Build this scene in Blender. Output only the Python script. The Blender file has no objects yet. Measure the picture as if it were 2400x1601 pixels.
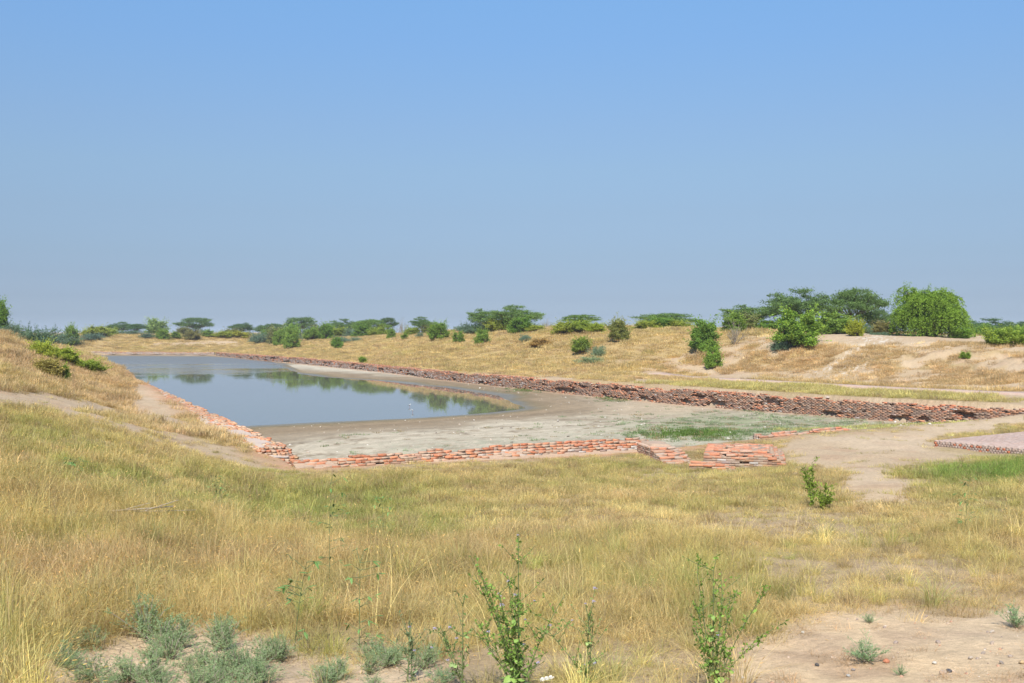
import bpy, math, random
import numpy as np
from mathutils import Vector, Matrix

random.seed(7)
RNG = np.random.default_rng(7)
S = bpy.context.scene
COL = S.collection

# ------------------------------------------------------------------ camera
F, CX, HZ, EYE = 2475.0, 1200.0, 777.0, 5.0        # focal length and horizon in photo pixels, eye height in metres
cam_d = bpy.data.cameras.new("camera")
cam = bpy.data.objects.new("camera", cam_d)
COL.objects.link(cam)
cam.location = (0, 0, EYE)
cam.rotation_euler = (math.radians(90), 0, 0)
cam_d.sensor_width = 36.0
cam_d.lens = 36.0 * F / 2400.0
cam_d.shift_y = -(800.5 - HZ) / 2400.0
cam_d.clip_start = 0.1
cam_d.clip_end = 9000
S.camera = cam

# ------------------------------------------------------------------ light
SUN_EL = math.radians(50)
SUN_AZ = math.radians(188)                          # behind the camera, a little to the left (clockwise from +Y)
world = bpy.data.worlds.new("World")
S.world = world
world.use_nodes = True
wn = world.node_tree
sky = wn.nodes.new("ShaderNodeTexSky")
sky.sky_type = 'NISHITA'
sky.sun_disc = False
sky.sun_elevation = SUN_EL
sky.sun_rotation = SUN_AZ
sky.air_density = 1.0
sky.dust_density = 1.0
sky.ozone_density = 3.0
sky.altitude = 0
# colour grade painted over the sky by elevation, towards set tones, all the way round
SKY_GAIN, EXPO = 0.11, 0.40
_N = [(765, 3.310, 3.513, 3.097), (740, 4.199, 4.418, 3.760), (700, 4.895, 5.434, 4.747), (650, 4.933, 5.982, 5.736), (600, 4.588, 5.996, 6.361), (500, 3.747, 5.410, 6.735),
      (400, 3.072, 4.693, 6.502), (300, 2.572, 4.066, 6.059), (200, 2.198, 3.553, 5.576), (100, 1.915, 3.141, 5.122), (2, 1.687, 2.818, 4.781)]
_T = [(.372, .475, .605), (.372, .475, .605), (.371, .479, .617), (.364, .490, .645), (.355, .500, .670), (.340, .505, .710), (.323, .509, .745), (.295, .490, .775), (.265, .475, .800), (.240, .460, .820), (.223, .451, .831)]
wtc = wn.nodes.new("ShaderNodeTexCoord"); wsx = wn.nodes.new("ShaderNodeSeparateXYZ"); wrp = wn.nodes.new("ShaderNodeValToRGB")
wmr = wn.nodes.new("ShaderNodeMapRange"); wmr.inputs[2].default_value = .30
wml = wn.nodes.new("ShaderNodeVectorMath"); wml.operation = 'MULTIPLY'; wsc = wn.nodes.new("ShaderNodeVectorMath"); wsc.operation = 'SCALE'; wsc.inputs["Scale"].default_value = 2.0
wn.links.new(wtc.outputs["Generated"], wsx.inputs[0]); wn.links.new(wsx.outputs[2], wmr.inputs[0]); wn.links.new(wmr.outputs[0], wrp.inputs[0])
for _i, (_n, _t) in enumerate(zip(_N, _T)):
    _z = (777 - _n[0]) / math.hypot(2475, 777 - _n[0]) / .30
    _e = wrp.color_ramp.elements[0] if _i == 0 else (wrp.color_ramp.elements[-1] if _i == 1 else None)
    if _e is None: _e = wrp.color_ramp.elements.new(_z)
    _e.position = _z
    _e.color = [*(_t[_k] / (_n[_k + 1] * SKY_GAIN * 2 ** EXPO) / 2 for _k in range(3)), 1]
wn.links.new(sky.outputs[0], wml.inputs[0]); wn.links.new(wrp.outputs[0], wml.inputs[1]); wn.links.new(wml.outputs[0], wsc.inputs[0])
wn.links.new(wsc.outputs[0], wn.nodes["Background"].inputs[0])
wn.nodes["Background"].inputs[1].default_value = SKY_GAIN
sun_d = bpy.data.lights.new("sun", 'SUN')
sun_d.energy = 4.9
sun_d.angle = math.radians(0.53)
sun_d.color = (1.0, 0.955, 0.88)
sun = bpy.data.objects.new("sun", sun_d)
COL.objects.link(sun)
sdir = Vector((math.sin(SUN_AZ) * math.cos(SUN_EL), math.cos(SUN_AZ) * math.cos(SUN_EL), math.sin(SUN_EL)))
sun.rotation_euler = sdir.to_track_quat('Z', 'Y').to_euler()
sun.location = sdir * 60
S.view_settings.view_transform = 'Standard'
S.view_settings.look = 'None'
S.view_settings.exposure = EXPO
S.view_settings.gamma = 1.0
S.view_settings.use_curve_mapping = False
S.cycles.max_bounces = 6
S.cycles.diffuse_bounces = 3
S.cycles.glossy_bounces = 3
S.cycles.transparent_max_bounces = 8
S.cycles.caustics_reflective = False
S.cycles.caustics_refractive = False


# ------------------------------------------------------------------ helpers
def smooth(a, b, x):
    t = np.clip((x - a) / (b - a), 0, 1)
    return t * t * (3 - 2 * t)


def _hash(ix, iy, seed):
    h = (ix.astype(np.int64) * 374761393 + iy.astype(np.int64) * 668265263 + seed * 974634221) & 0x7fffffff
    h = ((h ^ (h >> 13)) * 1274126177) & 0x7fffffff
    h = h ^ (h >> 16)
    return (h & 0xffff) / 65535.0


def vnoise(x, y, seed=0):
    x = np.asarray(x, float); y = np.asarray(y, float)
    ix = np.floor(x); iy = np.floor(y)
    fx = x - ix; fy = y - iy
    fx = fx * fx * (3 - 2 * fx); fy = fy * fy * (3 - 2 * fy)
    a = _hash(ix, iy, seed); b = _hash(ix + 1, iy, seed)
    c = _hash(ix, iy + 1, seed); d = _hash(ix + 1, iy + 1, seed)
    return (a * (1 - fx) + b * fx) * (1 - fy) + (c * (1 - fx) + d * fx) * fy


def fbm(x, y, seed=0, oct=4):
    v = 0; amp = 0.5; tot = 0
    for o in range(oct):
        v = v + amp * vnoise(x * 2 ** o + 17.3 * o, y * 2 ** o - 9.1 * o, seed + o)
        tot += amp; amp *= 0.5
    return v / tot


def poly_sdf(x, y, poly):
    """signed distance, negative inside"""
    x = np.asarray(x, float); y = np.asarray(y, float)
    d = np.full(x.shape, 1e18); ins = np.zeros(x.shape, bool)
    n = len(poly)
    for i in range(n):
        ax, ay = poly[i]; bx, by = poly[(i + 1) % n]
        ex, ey = bx - ax, by - ay
        t = np.clip(((x - ax) * ex + (y - ay) * ey) / (ex * ex + ey * ey + 1e-12), 0, 1)
        dx = x - ax - t * ex; dy = y - ay - t * ey
        d = np.minimum(d, dx * dx + dy * dy)
        if abs(ey) > 1e-12:
            c = ((ay <= y) & (by > y)) | ((by <= y) & (ay > y))
            ins ^= c & (x < ax + (y - ay) / ey * ex)
    d = np.sqrt(d)
    return np.where(ins, -d, d)


def W(px, py, z):
    D = F * (EYE - z) / (py - HZ)
    return ((px - CX) / F * D, D)


def pix(X, Y, Z):
    Yc = np.maximum(Y, 0.5)
    return CX + F * X / Yc, HZ + F * (EYE - Z) / Yc


OX, OY = -9.4, 45.3
CA, SA = math.cos(math.radians(24.5)), math.sin(math.radians(24.5))


def uv2w(u, v):
    return OX - SA * u + CA * v, OY + CA * u + SA * v


def w2uv(X, Y):
    dx, dy = X - OX, Y - OY
    return -SA * dx + CA * dy, CA * dx + SA * dy


# ------------------------------------------------------------------ dock outline
RW = [(2400, 955, .6), (2008, 936, .45), (1600, 909, .3), (1210, 881, .1), (1040, 868, 0), (700, 837, 0), (504, 824.5, -.3)]
rw = [W(*p) for p in RW]
RIGHT_Z = [p[2] for p in RW]
d0 = np.array(rw[0]) - np.array(rw[1]); d0 /= np.linalg.norm(d0)
rw0 = tuple(np.array(rw[0]) + d0 * 14)
RIGHT = [rw0] + rw                                    # from beyond the frame to the far corner
RIGHT_Z = [.7] + RIGHT_Z
NEAR_U = -2.8
FL = uv2w(266, 0.0)
NA = uv2w(NEAR_U, 0)
NB = uv2w(NEAR_U, 43.2)
DOCK = [NA, FL, RIGHT[-1]] + RIGHT[-2:0:-1] + [NB]

SHORE = [W(560, 999, -1.4), W(700, 992, -1.4), W(836, 986, -1.4), W(972, 980, -1.4), W(1108, 971, -1.4), W(1200, 962, -1.4), W(1235, 957, -1.4),
         W(1205, 945, -1.4), W(1165, 926, -1.4), W(1040, 908, -1.4), W(880, 892, -1.4), W(760, 884, -1.4), W(700, 876, -1.4), W(672, 864, -1.4),
         W(640, 848, -1.4), W(560, 841, -1.4), W(490, 836, -1.4), W(330, 835, -1.4), W(205, 834, -1.4),
         uv2w(262, -8), uv2w(20, -8)]


# ------------------------------------------------------------------ terrain
def controls():
    P = []
    for x, y, z in [(-40, -8, 3.7), (0, -8, 3.7), (40, -8, 3.7), (-12, 0, 3.2), (0, 0, 3.35), (12, 0, 3.2), (-40, 8, 3.2), (40, 10, 2.0)]:
        P.append((x, y, z))
    cols = {
        -500: [(12, 1.6), (20, 2.3), (30, 3.0), (42, 3.3), (56, 3.5)],
        0: [(8, 1.75), (11, 1.4), (15, 1.45), (20, 1.75), (28, 2.1), (38, 2.4), (50, 2.2), (60, 3.0)],
        300: [(11, 1.35), (15, 1.2), (20, 1.2), (25, 1.25), (35, 1.3), (45, 1.05), (55, .45), (64, .15)],
        600: [(8, 1.8), (10.8, 1.4), (15, 1.1), (20, .8), (28, .3), (36, -.08), (41, -.25)],
        900: [(10.8, 1.4), (15, 1.1), (20, .8), (28, .28), (36, -.15), (41.5, -.38)],
        1200: [(8, 1.85), (10.8, 1.4), (15, 1.1), (20, .8), (28, .3), (36, -.15), (43, -.42)],
        1500: [(10.8, 1.4), (15, 1.1), (20, .8), (28, .3), (36, -.2), (43, -.5), (46, -.5)],
        1800: [(10.8, 1.4), (15, 1.1), (20, .8), (28, .3), (36, -.1), (43, -.4), (50, -.2)],
        2100: [(8, 1.85), (10.8, 1.4), (15, 1.1), (20, .85), (28, .45), (36, .15), (44, -.05), (52, 0.02)],
        2400: [(11, 1.4), (15, 1.1), (20, .9), (30, .5), (40, .1), (48, .03), (55, .15)],
        2900: [(12, 1.4), (20, 1.0), (30, .6), (45, .3), (60, .5)],
    }
    for px, l in cols.items():
        for D, z in l:
            P.append(((px - CX) / F * D, D, z))
    # left bank
    for u, vf in [(25, -5.5), (40, -4.2), (60, -3.0), (90, -2.4), (130, -2.4), (180, -2.4), (230, -2.4), (262, -2.6)]:
        zt = 0.1
        P.append((*uv2w(u, 1.0), zt)); P.append((*uv2w(u, vf), zt + .1))
        if u > 50:
            hh = [(4, 2.3), (8, 4.1), (13, 5.2), (30, 5.3), (70, 4.6)]
            if u > 150: hh = [(4, 1.6), (9, 3.2), (15, 4.2), (30, 4.3), (70, 4)]
        elif u > 30:
            hh = [(4, 1.9), (8, 3.9), (13, 4.6), (30, 4.8), (70, 4.6)]
        else:
            hh = [(3.5, 1.5), (6.5, 2.9), (13, 4.1), (30, 4.6), (70, 4.4)]
        for dv, z in hh:
            P.append((*uv2w(u, vf - dv), z))
    # right terrace and bank
    for u, zt in [(-12, .75), (0, .65), (15, .5), (22, .42), (30, .35), (38, .27), (50, .18), (75, .05), (110, 0), (150, 0), (190, -.1), (235, -.3)]:
        P.append((*uv2w(u, 42), zt))
        hc = float(np.interp(u, [-12, 15, 22, 38, 60], [3.2, 3.3, 3.5, 4.0, 4.9]))
        if u < 60:
            prof = [(48, zt), (53, zt + .02), (56.5, zt + .15), (61, hc * .42), (65, hc * .78), (70, hc), (80, hc), (110, hc - .3)]
            if u > 25: prof = [(48, zt), (53, zt + .05), (57, .5), (61.5, hc * .45), (66, hc * .82), (72, hc), (85, hc + .05), (110, hc - .4)]
        elif u < 100:
            prof = [(46, zt + .1), (50, .5), (54, 1.4), (60, 3.3), (68, 4.9), (80, 5.2), (110, 4.4)]
        elif u < 170:
            prof = [(45, .3), (50, 1.3), (57, 3.2), (67, 5.2), (80, 5.4), (110, 4.5)]
        else:
            prof = [(43, .3), (50, 1.5), (58, 2.9), (68, 3.9), (80, 4.0), (110, 3.8)]
        for v, z in prof:
            P.append((*uv2w(u, v), z))
    # far bank
    for v in (-15, -2, 12, 25, 40):
        for u, z in [(270, -.15), (278, .9), (287, 2.4), (298, 3.5), (320, 3.7), (380, 3.4)]:
            P.append((*uv2w(u, v), z if v > -10 else max(z, 3)))
    for X, Y in [(-600, 900), (0, 900), (600, 900), (-900, 400), (700, 300), (300, 120), (-300, 120), (-300, 20), (300, 20), (-2500, 3000), (2500, 3000), (0, 3000), (0, 500), (-250, 560), (200, 330), (-320, 330)]:
        P.append((X, Y, 3.0 if Y < 700 else 1.5))
    return np.array(P)


CP = controls()
SC = 100.0


def _tps_fit(P):
    n = len(P); X = P[:, :2] / SC
    r2 = ((X[:, None] - X[None]) ** 2).sum(-1)
    K = 0.5 * r2 * np.log(r2 + 1e-12) + np.eye(n) * 2e-5
    A = np.zeros((n + 3, n + 3)); A[:n, :n] = K
    A[:n, n] = 1; A[:n, n + 1:] = X; A[n, :n] = 1; A[n + 1:, :n] = X.T
    b = np.zeros(n + 3); b[:n] = P[:, 2]
    return np.linalg.solve(A, b)


TW = _tps_fit(CP)


def tps(X, Y):
    out = np.empty(X.shape); xs = X.ravel() / SC; ys = Y.ravel() / SC; o = out.ravel()
    n = len(CP); cx = CP[:, 0] / SC; cy = CP[:, 1] / SC
    for i in range(0, len(xs), 40000):
        a, b = xs[i:i + 40000, None], ys[i:i + 40000, None]
        r2 = (a - cx) ** 2 + (b - cy) ** 2
        o[i:i + 40000] = (0.5 * r2 * np.log(r2 + 1e-12)) @ TW[:n] + TW[n] + a[:, 0] * TW[n + 1] + b[:, 0] * TW[n + 2]
    return o.reshape(X.shape)


PLAT_C = np.array([18.3, 45.8])
PLAT_E = np.array([2.3, -3.3]) / np.linalg.norm([2.3, -3.3])
PLAT_G = np.array([3.3, 2.3]) / np.linalg.norm([2.3, 3.3])


def terrain(X, Y):
    """returns z, dock distance (negative inside), shore distance"""
    X = np.asarray(X, float); Y = np.asarray(Y, float)
    far = np.maximum(np.hypot(X, Y), 1)
    g = tps(np.clip(X, -900, 900), np.clip(Y, -20, 1500))
    g = np.where(far > 700, np.clip(g, .5, 3.5), np.clip(g, -1, 6.0))
    dk = poly_sdf(X, Y, DOCK)
    u, v = w2uv(X, Y)
    terr = (smooth(40, 44, v) * (1 - smooth(55, 57, v)) * (u < 120) * 1.0)
    amp = smooth(0, 6, dk)
    bank = smooth(0.8, 2.5, g) * smooth(45, 80, Y)
    g = g + amp * (1 - .8 * terr) * ((fbm(X / 3.1, Y / 3.1, 3) - .5) * .28 + (fbm(X / .7, Y / .7, 5, 3) - .5) * .09)
    g = g + bank * (1 - .75 * smooth(3.1, 3.6, g) * (u < 60) * (v > 50)) * ((fbm(X / 11, Y / 11, 9) - .5) * 1.3 + (fbm(X / 3.5, Y / 3.5, 19) - .5) * .6)
    # eroded gullies in the right-hand mound
    gl = bank * (v > 50) * (u < 45) * (1 - smooth(3.6, 4.2, g))
    g = g - gl * np.abs(fbm(u / 2.2, v / 5, 23, 4) - .5) * 1.5 + gl * (fbm(X / .9, Y / .9, 25, 3) - .5) * .3
    # dock floor
    sh = poly_sdf(X, Y, SHORE)
    nz = fbm(X / 5, Y / 5, 31, 4) - .5
    fl = np.where(sh > 0, -1.4 + .002 + .019 * np.minimum(sh, 8) + .02 * np.maximum(sh - 8, 0), -1.4 + .05 * np.maximum(sh, -20))
    fl = fl + nz * np.clip(.02 + .012 * np.abs(sh), 0, .14)
    fl = np.minimum(fl, -.78 + nz * .1)
    vb = np.interp(v, [0, 10, 15, 22, 28, 36, 44], [-.85, -.75, -.6, -.35, -.16, -.02, .12])
    fl = np.maximum(fl, vb - (u - NEAR_U) * np.interp(v, [0, 20, 36, 44], [.05, .05, .1, .14]))
    fl = fl + (fbm(X / .6, Y / .6, 41, 2) - .5) * .03 * smooth(6, 12, sh)
    k = smooth(.2, .75, dk)
    return fl * (1 - k) + g * k, dk, sh


def zone_polys():
    d = {}
    d['bare'] = [
        [(-200, 900), (0, 912), (120, 918), (250, 948), (330, 985), (420, 1020), (560, 1072), (500, 1082), (380, 1052), (250, 1012), (120, 967), (-200, 930)],
        [(300, 880), (345, 900), (400, 945), (425, 965), (450, 1010), (480, 1045), (560, 1052), (600, 1075), (690, 1095), (640, 1104), (560, 1082), (450, 1047), (395, 1030), (345, 985), (288, 962), (305, 935), (308, 905)],
        [(1815, 1035), (2000, 1012), (2290, 986), (2420, 970), (2420, 992), (2190, 1030), (2180, 1052), (2300, 1078), (2130, 1088), (2070, 1108), (2150, 1130), (2125, 1185), (2000, 1165), (1965, 1110), (1860, 1088)],
        [(1730, 1505), (1850, 1452), (2050, 1428), (2200, 1442), (2500, 1395), (2600, 2100), (1750, 2100)],
        [(70, 1560), (250, 1490), (420, 1462), (560, 1480), (660, 1515), (760, 1555), (800, 2100), (0, 2100)],
        [(800, 1560), (1000, 1548), (1060, 1580), (1000, 1620), (1900, 1680), (1900, 2100), (780, 2100)],
        [(1150, 1490), (1230, 1480), (1260, 1520), (1180, 1530)],
    ]
    d['thin'] = [
        [(1640, 1215), (1800, 1190), (1950, 1200), (2120, 1245), (2300, 1330), (2420, 1330), (2420, 1430), (2150, 1420), (1850, 1440), (1700, 1330)],
        [(640, 1500), (900, 1490), (1250, 1500), (1720, 1520), (1720, 1700), (600, 1700)],
        [(1900, 1040), (2150, 1030), (2400, 1060), (2180, 1110), (1940, 1080)],
        [(1500, 1085), (1640, 1100), (1800, 1095), (1640, 1130), (1480, 1150)],
        [(560, 1095), (700, 1072), (1300, 1062), (1250, 1090), (700, 1112)],
    ]
    return d


ZP = zone_polys()
GREEN = [(560, 1165, 330, 62, .85), (380, 1130, 160, 40, .6), (200, 1120, 140, 40, .5), (1000, 1235, 230, 55, .7), (860, 1180, 180, 60, .6), (640, 1250, 200, 45, .5), (1500, 1090, 110, 16, .9), (1360, 1130, 80, 20, .8),
         (2330, 1090, 190, 36, 1.6), (2330, 1190, 120, 45, .6), (1760, 1110, 180, 40, .45), (1000, 1380, 160, 60, .35), (660, 1090, 60, 18, .8), (720, 1540, 160, 50, .9), (80, 1000, 130, 60, .55), (150, 1060, 150, 40, .5), (1880, 1190, 160, 40, .3), (2200, 1150, 90, 30, .5)]


def mask_polys(px, py, polys, soft):
    m = np.zeros(px.shape)
    for p in polys:
        xs = [q[0] for q in p]; ys = [q[1] for q in p]
        sel = (px > min(xs) - 90) & (px < max(xs) + 90) & (py > min(ys) - 60) & (py < max(ys) + 60)
        if sel.any():
            s = poly_sdf(px[sel], py[sel], p)
            k = np.clip((py[sel] - HZ) / 500, .12, 1.2)
            m[sel] = np.maximum(m[sel], 1 - smooth(-soft * k, soft * k, s))
    return m


def zones(X, Y, Z, dk, sh):
    """where grass grows, how green it is, and how bare the soil lies"""
    px, py = pix(X, Y, Z)
    k = np.clip((py - HZ) / 500, .1, 1.3)
    n1 = (fbm(X / 1.6, Y / 1.6, 51) - .5) * 150 * k
    n2 = (fbm(X / 1.6, Y / 1.6, 57) - .5) * 60 * k
    nearr = Y < 90
    bare = np.where(nearr, mask_polys(px + n1, py + n2, ZP['bare'], 26), 0)
    bare = bare * np.where((px > 180) & (px < 470) & (py > 960 + (px - 180) * .19) & (py < 1110), .35 + .65 * smooth(.42, .6, fbm(X / 1.1, Y / 1.1, 63)), 1)
    thin = np.where(nearr & (Y < 60), mask_polys(px + n1, py + n2, ZP['thin'], 45), 0)
    u, v = w2uv(X, Y)
    # right terrace
    tz = fbm(u / 9, v / 2.5, 61)
    t_in = (v > 38.5) & (dk > 0) & (v < 58) & (u > -25) & (u < 115)
    gstrip = smooth(.7, 1.3, dk) * (1 - smooth(47.2, 48.6, v + (tz - .5) * 2)) * (1 - .8 * smooth(2280, 2380, px)) * (1 - smooth(22, 40, u + (tz - .5) * 18))
    terr = t_in * np.clip(1 - gstrip - .55 * smooth(.5, .62, tz), 0, 1) * (1 - smooth(42, 84, u + (tz - .5) * 40))
    # bare crest and slope of the right mound
    mn = fbm(X / 6, Y / 6, 67)
    mound = (v > 55) * (u < 60) * smooth(45, 70, Y)
    crest = mound * smooth(3.45, 3.8, Z + (mn - .5) * .9) * smooth(1500, 1960, px + (mn - .5) * 300)
    slope = mound * smooth(.515, .63, fbm(u / 4, v / 5, 71)) * .85
    gully = mound * np.exp(-((px - 2015 + (py - 830) * .9 + (mn - .5) * 160) / 46.0) ** 2) * (py > 785) * smooth(.3, .5, fbm(X / 1.5, Y / 1.5, 69))
    edge = mound * smooth(2240, 2330, px) * smooth(.44, .58, fbm(X / 3, Y / 3, 167)) * (Z > 1.2) * .92
    foot = mound * (1 - smooth(.9, 1.6, Z)) * smooth(.36, .5, mn) * (px < 2060)
    bank = np.clip(np.maximum.reduce([crest, slope, gully * .95, edge, foot * .8]), 0, 1)
    # bare cliff on the far bank
    cliff = (u > 262) * np.exp(-((Z - 1.5 - (mn - .5)) / .45) ** 2) * (px > 360) * (px < 560)
    bare = np.clip(np.maximum.reduce([bare, terr, bank, cliff * .9]), 0, 1)
    g = np.zeros(X.shape)
    for cx, cy, rx, ry, a in GREEN:
        g = g + a * np.exp(-(((px + n1 * .6 - cx) / rx) ** 2 + ((py + n2 * .6 - cy) / ry) ** 2)) * nearr
    return bare, thin, g, px, py, u, v


def spacing(a, b, n):
    return np.linspace(a, b, n, endpoint=False)


def build_ground():
    t = np.concatenate([-np.geomspace(9, .62, 34, endpoint=False), spacing(-.62, .62, 760), np.geomspace(.62, 9, 35)])
    y = np.concatenate([np.array([-7.6, -6, -3, 0, 2.5, 4.5, 6.5]), np.geomspace(8, 420, 640), np.geomspace(430, 5200, 46)])
    T, YY = np.meshgrid(t, y)
    X = T * (YY + 8.0) * .92
    nr, nc = X.shape
    Z, dk, sh = terrain(X, YY)
    bare, thin, g, px, py, u, v = zones(X, YY, Z, dk, sh)
    n = fbm(X / 1.3, YY / 1.3, 81); nb = fbm(X / 7, YY / 7, 83); nf = fbm(X / .25, YY / .25, 85, 2)

    def mix(a, b, k):
        return a * (1 - k[..., None]) + np.asarray(b) * k[..., None]
    C = np.empty(X.shape + (3,)); C[:] = (.33, .24, .125)
    C = mix(C, (.25, .19, .09), smooth(.45, .65, n))
    C = mix(C, (.19, .2, .07), np.clip(g, 0, 1) * .6)
    far = smooth(70, 120, YY)
    C = mix(C, (.40, .28, .12), far * .75)
    C = mix(C, (.42, .31, .205), thin * .6)
    nearb = np.clip(1 - YY / 60, 0, 1)
    C = mix(C, (.42, .315, .205), bare)
    C = mix(C, (.58, .425, .26), bare * smooth(.3, .7, nearb))
    C = mix(C, (.40, .275, .175), bare * smooth(.5, .7, n) * .7)
    C = mix(C, (.50, .39, .27), bare * smooth(.52, .68, nb) * .55)
    # white rubble in the gully
    wg = (v > 55) * (u < 60) * np.exp(-((px - 2015 + (py - 830) * .9 + (n - .5) * 130) / 42.0) ** 2) * smooth(.5, .66, nf) * smooth(60, 80, YY) * .8
    C = mix(C, (.55, .50, .42), wg)
    # reddish dirt along the walls
    red = (dk > 0) * (1 - smooth(.4, 2.6, dk + (n - .5) * 2.5)) * (YY < 130) * (u > -9) * (v < 24)
    C = mix(C, (.46, .25, .15), red * .75)
    # dock floor colours
    fl = 1 - smooth(.2, .75, dk)
    M = np.empty(C.shape); M[:] = (.235, .175, .11)
    M = mix(M, (.175, .14, .075), (1 - smooth(.5, 3.5, sh + (nb - .5) * 4)))
    near_side = 1 - smooth(30, 46, u)
    sal = smooth(8, 13, sh + (nb - .5) * 12 + (n - .5) * 4)
    M = mix(M, (.29, .235, .165), smooth(4, 9, sh + (nb - .5) * 7) * .8)
    M = mix(M, (.43, .37, .275), sal * smooth(.34, .52, n * .6 + nf * .3 + nb * .15) * (1 - .4 * smooth(26, 34, v)))
    M = mix(M, (.29, .28, .20), sal * smooth(15, 24, sh + (nb - .5) * 9) * smooth(.44, .6, nf) * .8)
    sandy = np.exp(-(((px - 1530) / 130) ** 2 + ((py - 958) / 17) ** 2))
    M = mix(M, (.38, .30, .205), np.clip(sandy * 1.3, 0, 1))
    strip = np.exp(-(((px - 880 + (py - 868) * -5) / 240) ** 2 + ((py - 868 - (px - 880) * .055) / 9) ** 2)) * (sh > 1.5)
    M = mix(M, (.43, .38, .29), np.clip(strip * 1.4, 0, 1) * smooth(.3, .5, nb))
    gr = np.clip(np.exp(-(((px - 1760) / 230) ** 2 + ((py - 1000) / 24) ** 2)) * 1.5, 0, 1) * smooth(.35, .55, n)
    M = mix(M, (.22, .24, .13), gr * .75)
    M = M * (.88 + .24 * vnoise(sh * 1.1 + (nb - .5) * 5, u / 14, 87))[..., None] * (.86 + .28 * fbm(X / .9, YY / .9, 89, 3))[..., None]
    endsand = smooth(30, 37, v) * (1 - smooth(2, 9, u))
    M = mix(M, (.44, .33, .22), endsand)
    M = mix(M, (.42, .28, .19), np.clip(np.exp(-((dk + .3) / .5) ** 2) * (u > 3), 0, 1) * .6)
    C = C * (1 - fl[..., None]) + M * fl[..., None]
    C = C * (.9 + .2 * nf[..., None])
    wet = fl * (1 - smooth(.2, 3.2, sh + (nb - .5) * 3)) * .9
    crack = np.exp(-(((px - 350) / 420) ** 2 + ((py - 1560) / 110) ** 2)) * bare

    idx = np.arange(nr * nc).reshape(nr, nc)
    q = np.stack([idx[:-1, :-1], idx[:-1, 1:], idx[1:, 1:], idx[1:, :-1]], -1).reshape(-1, 4)
    dkc = dk.ravel()[q].mean(1)
    infl = dkc < .45
    V = np.stack([X, YY, Z], -1).reshape(-1, 3)
    for name, sel, label in (("ground", ~infl, None), ("dock_floor", infl, None)):
        qq = q[sel]
        used, inv = np.unique(qq, return_inverse=True)
        me = mesh_from(name, V[used], inv.reshape(-1, 4), smooth_shade=True)
        add_color(me, "col", C.reshape(-1, 3)[used])
        add_float(me, "wet", wet.ravel()[used]); add_float(me, "crack", crack.ravel()[used])
        o = bpy.data.objects.new(name, me); COL.objects.link(o)
        o["kind"] = "structure"
        me.materials.append(MAT["soil"] if name == "ground" else MAT["mud"])


def mesh_from(name, V, Fc, smooth_shade=False):
    V = np.asarray(V, np.float32); Fc = np.asarray(Fc, np.int32)
    me = bpy.data.meshes.new(name)
    n, k = Fc.shape
    me.vertices.add(len(V)); me.vertices.foreach_set("co", V.ravel())
    me.loops.add(n * k); me.loops.foreach_set("vertex_index", Fc.ravel())
    me.polygons.add(n)
    me.polygons.foreach_set("loop_start", np.arange(0, n * k, k, dtype=np.int32))
    if smooth_shade:
        me.polygons.foreach_set("use_smooth", np.ones(n, bool))
    me.update(calc_edges=True)
    return me


def add_color(me, name, C):
    a = me.attributes.new(name, 'FLOAT_COLOR', 'POINT')
    buf = np.ones((len(me.vertices), 4), np.float32); buf[:, :3] = C
    a.data.foreach_set("color", buf.ravel())


def add_float(me, name, Vv):
    a = me.attributes.new(name, 'FLOAT', 'POINT')
    a.data.foreach_set("value", np.asarray(Vv, np.float32))


def tag(o, label=None, cat=None, group=None, kind=None):
    if label: o["label"] = label
    if cat: o["category"] = cat
    if group: o["group"] = group
    if kind: o["kind"] = kind
    return o


def obj(name, me, mat=None, parent=None, loc=None):
    o = bpy.data.objects.new(name, me); COL.objects.link(o)
    if mat is not None and me is not None and len(me.materials) == 0: me.materials.append(mat)
    if parent is not None: o.parent = parent
    if loc is not None: o.location = loc
    return o


# ------------------------------------------------------------------ materials
MAT = {}


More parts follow.
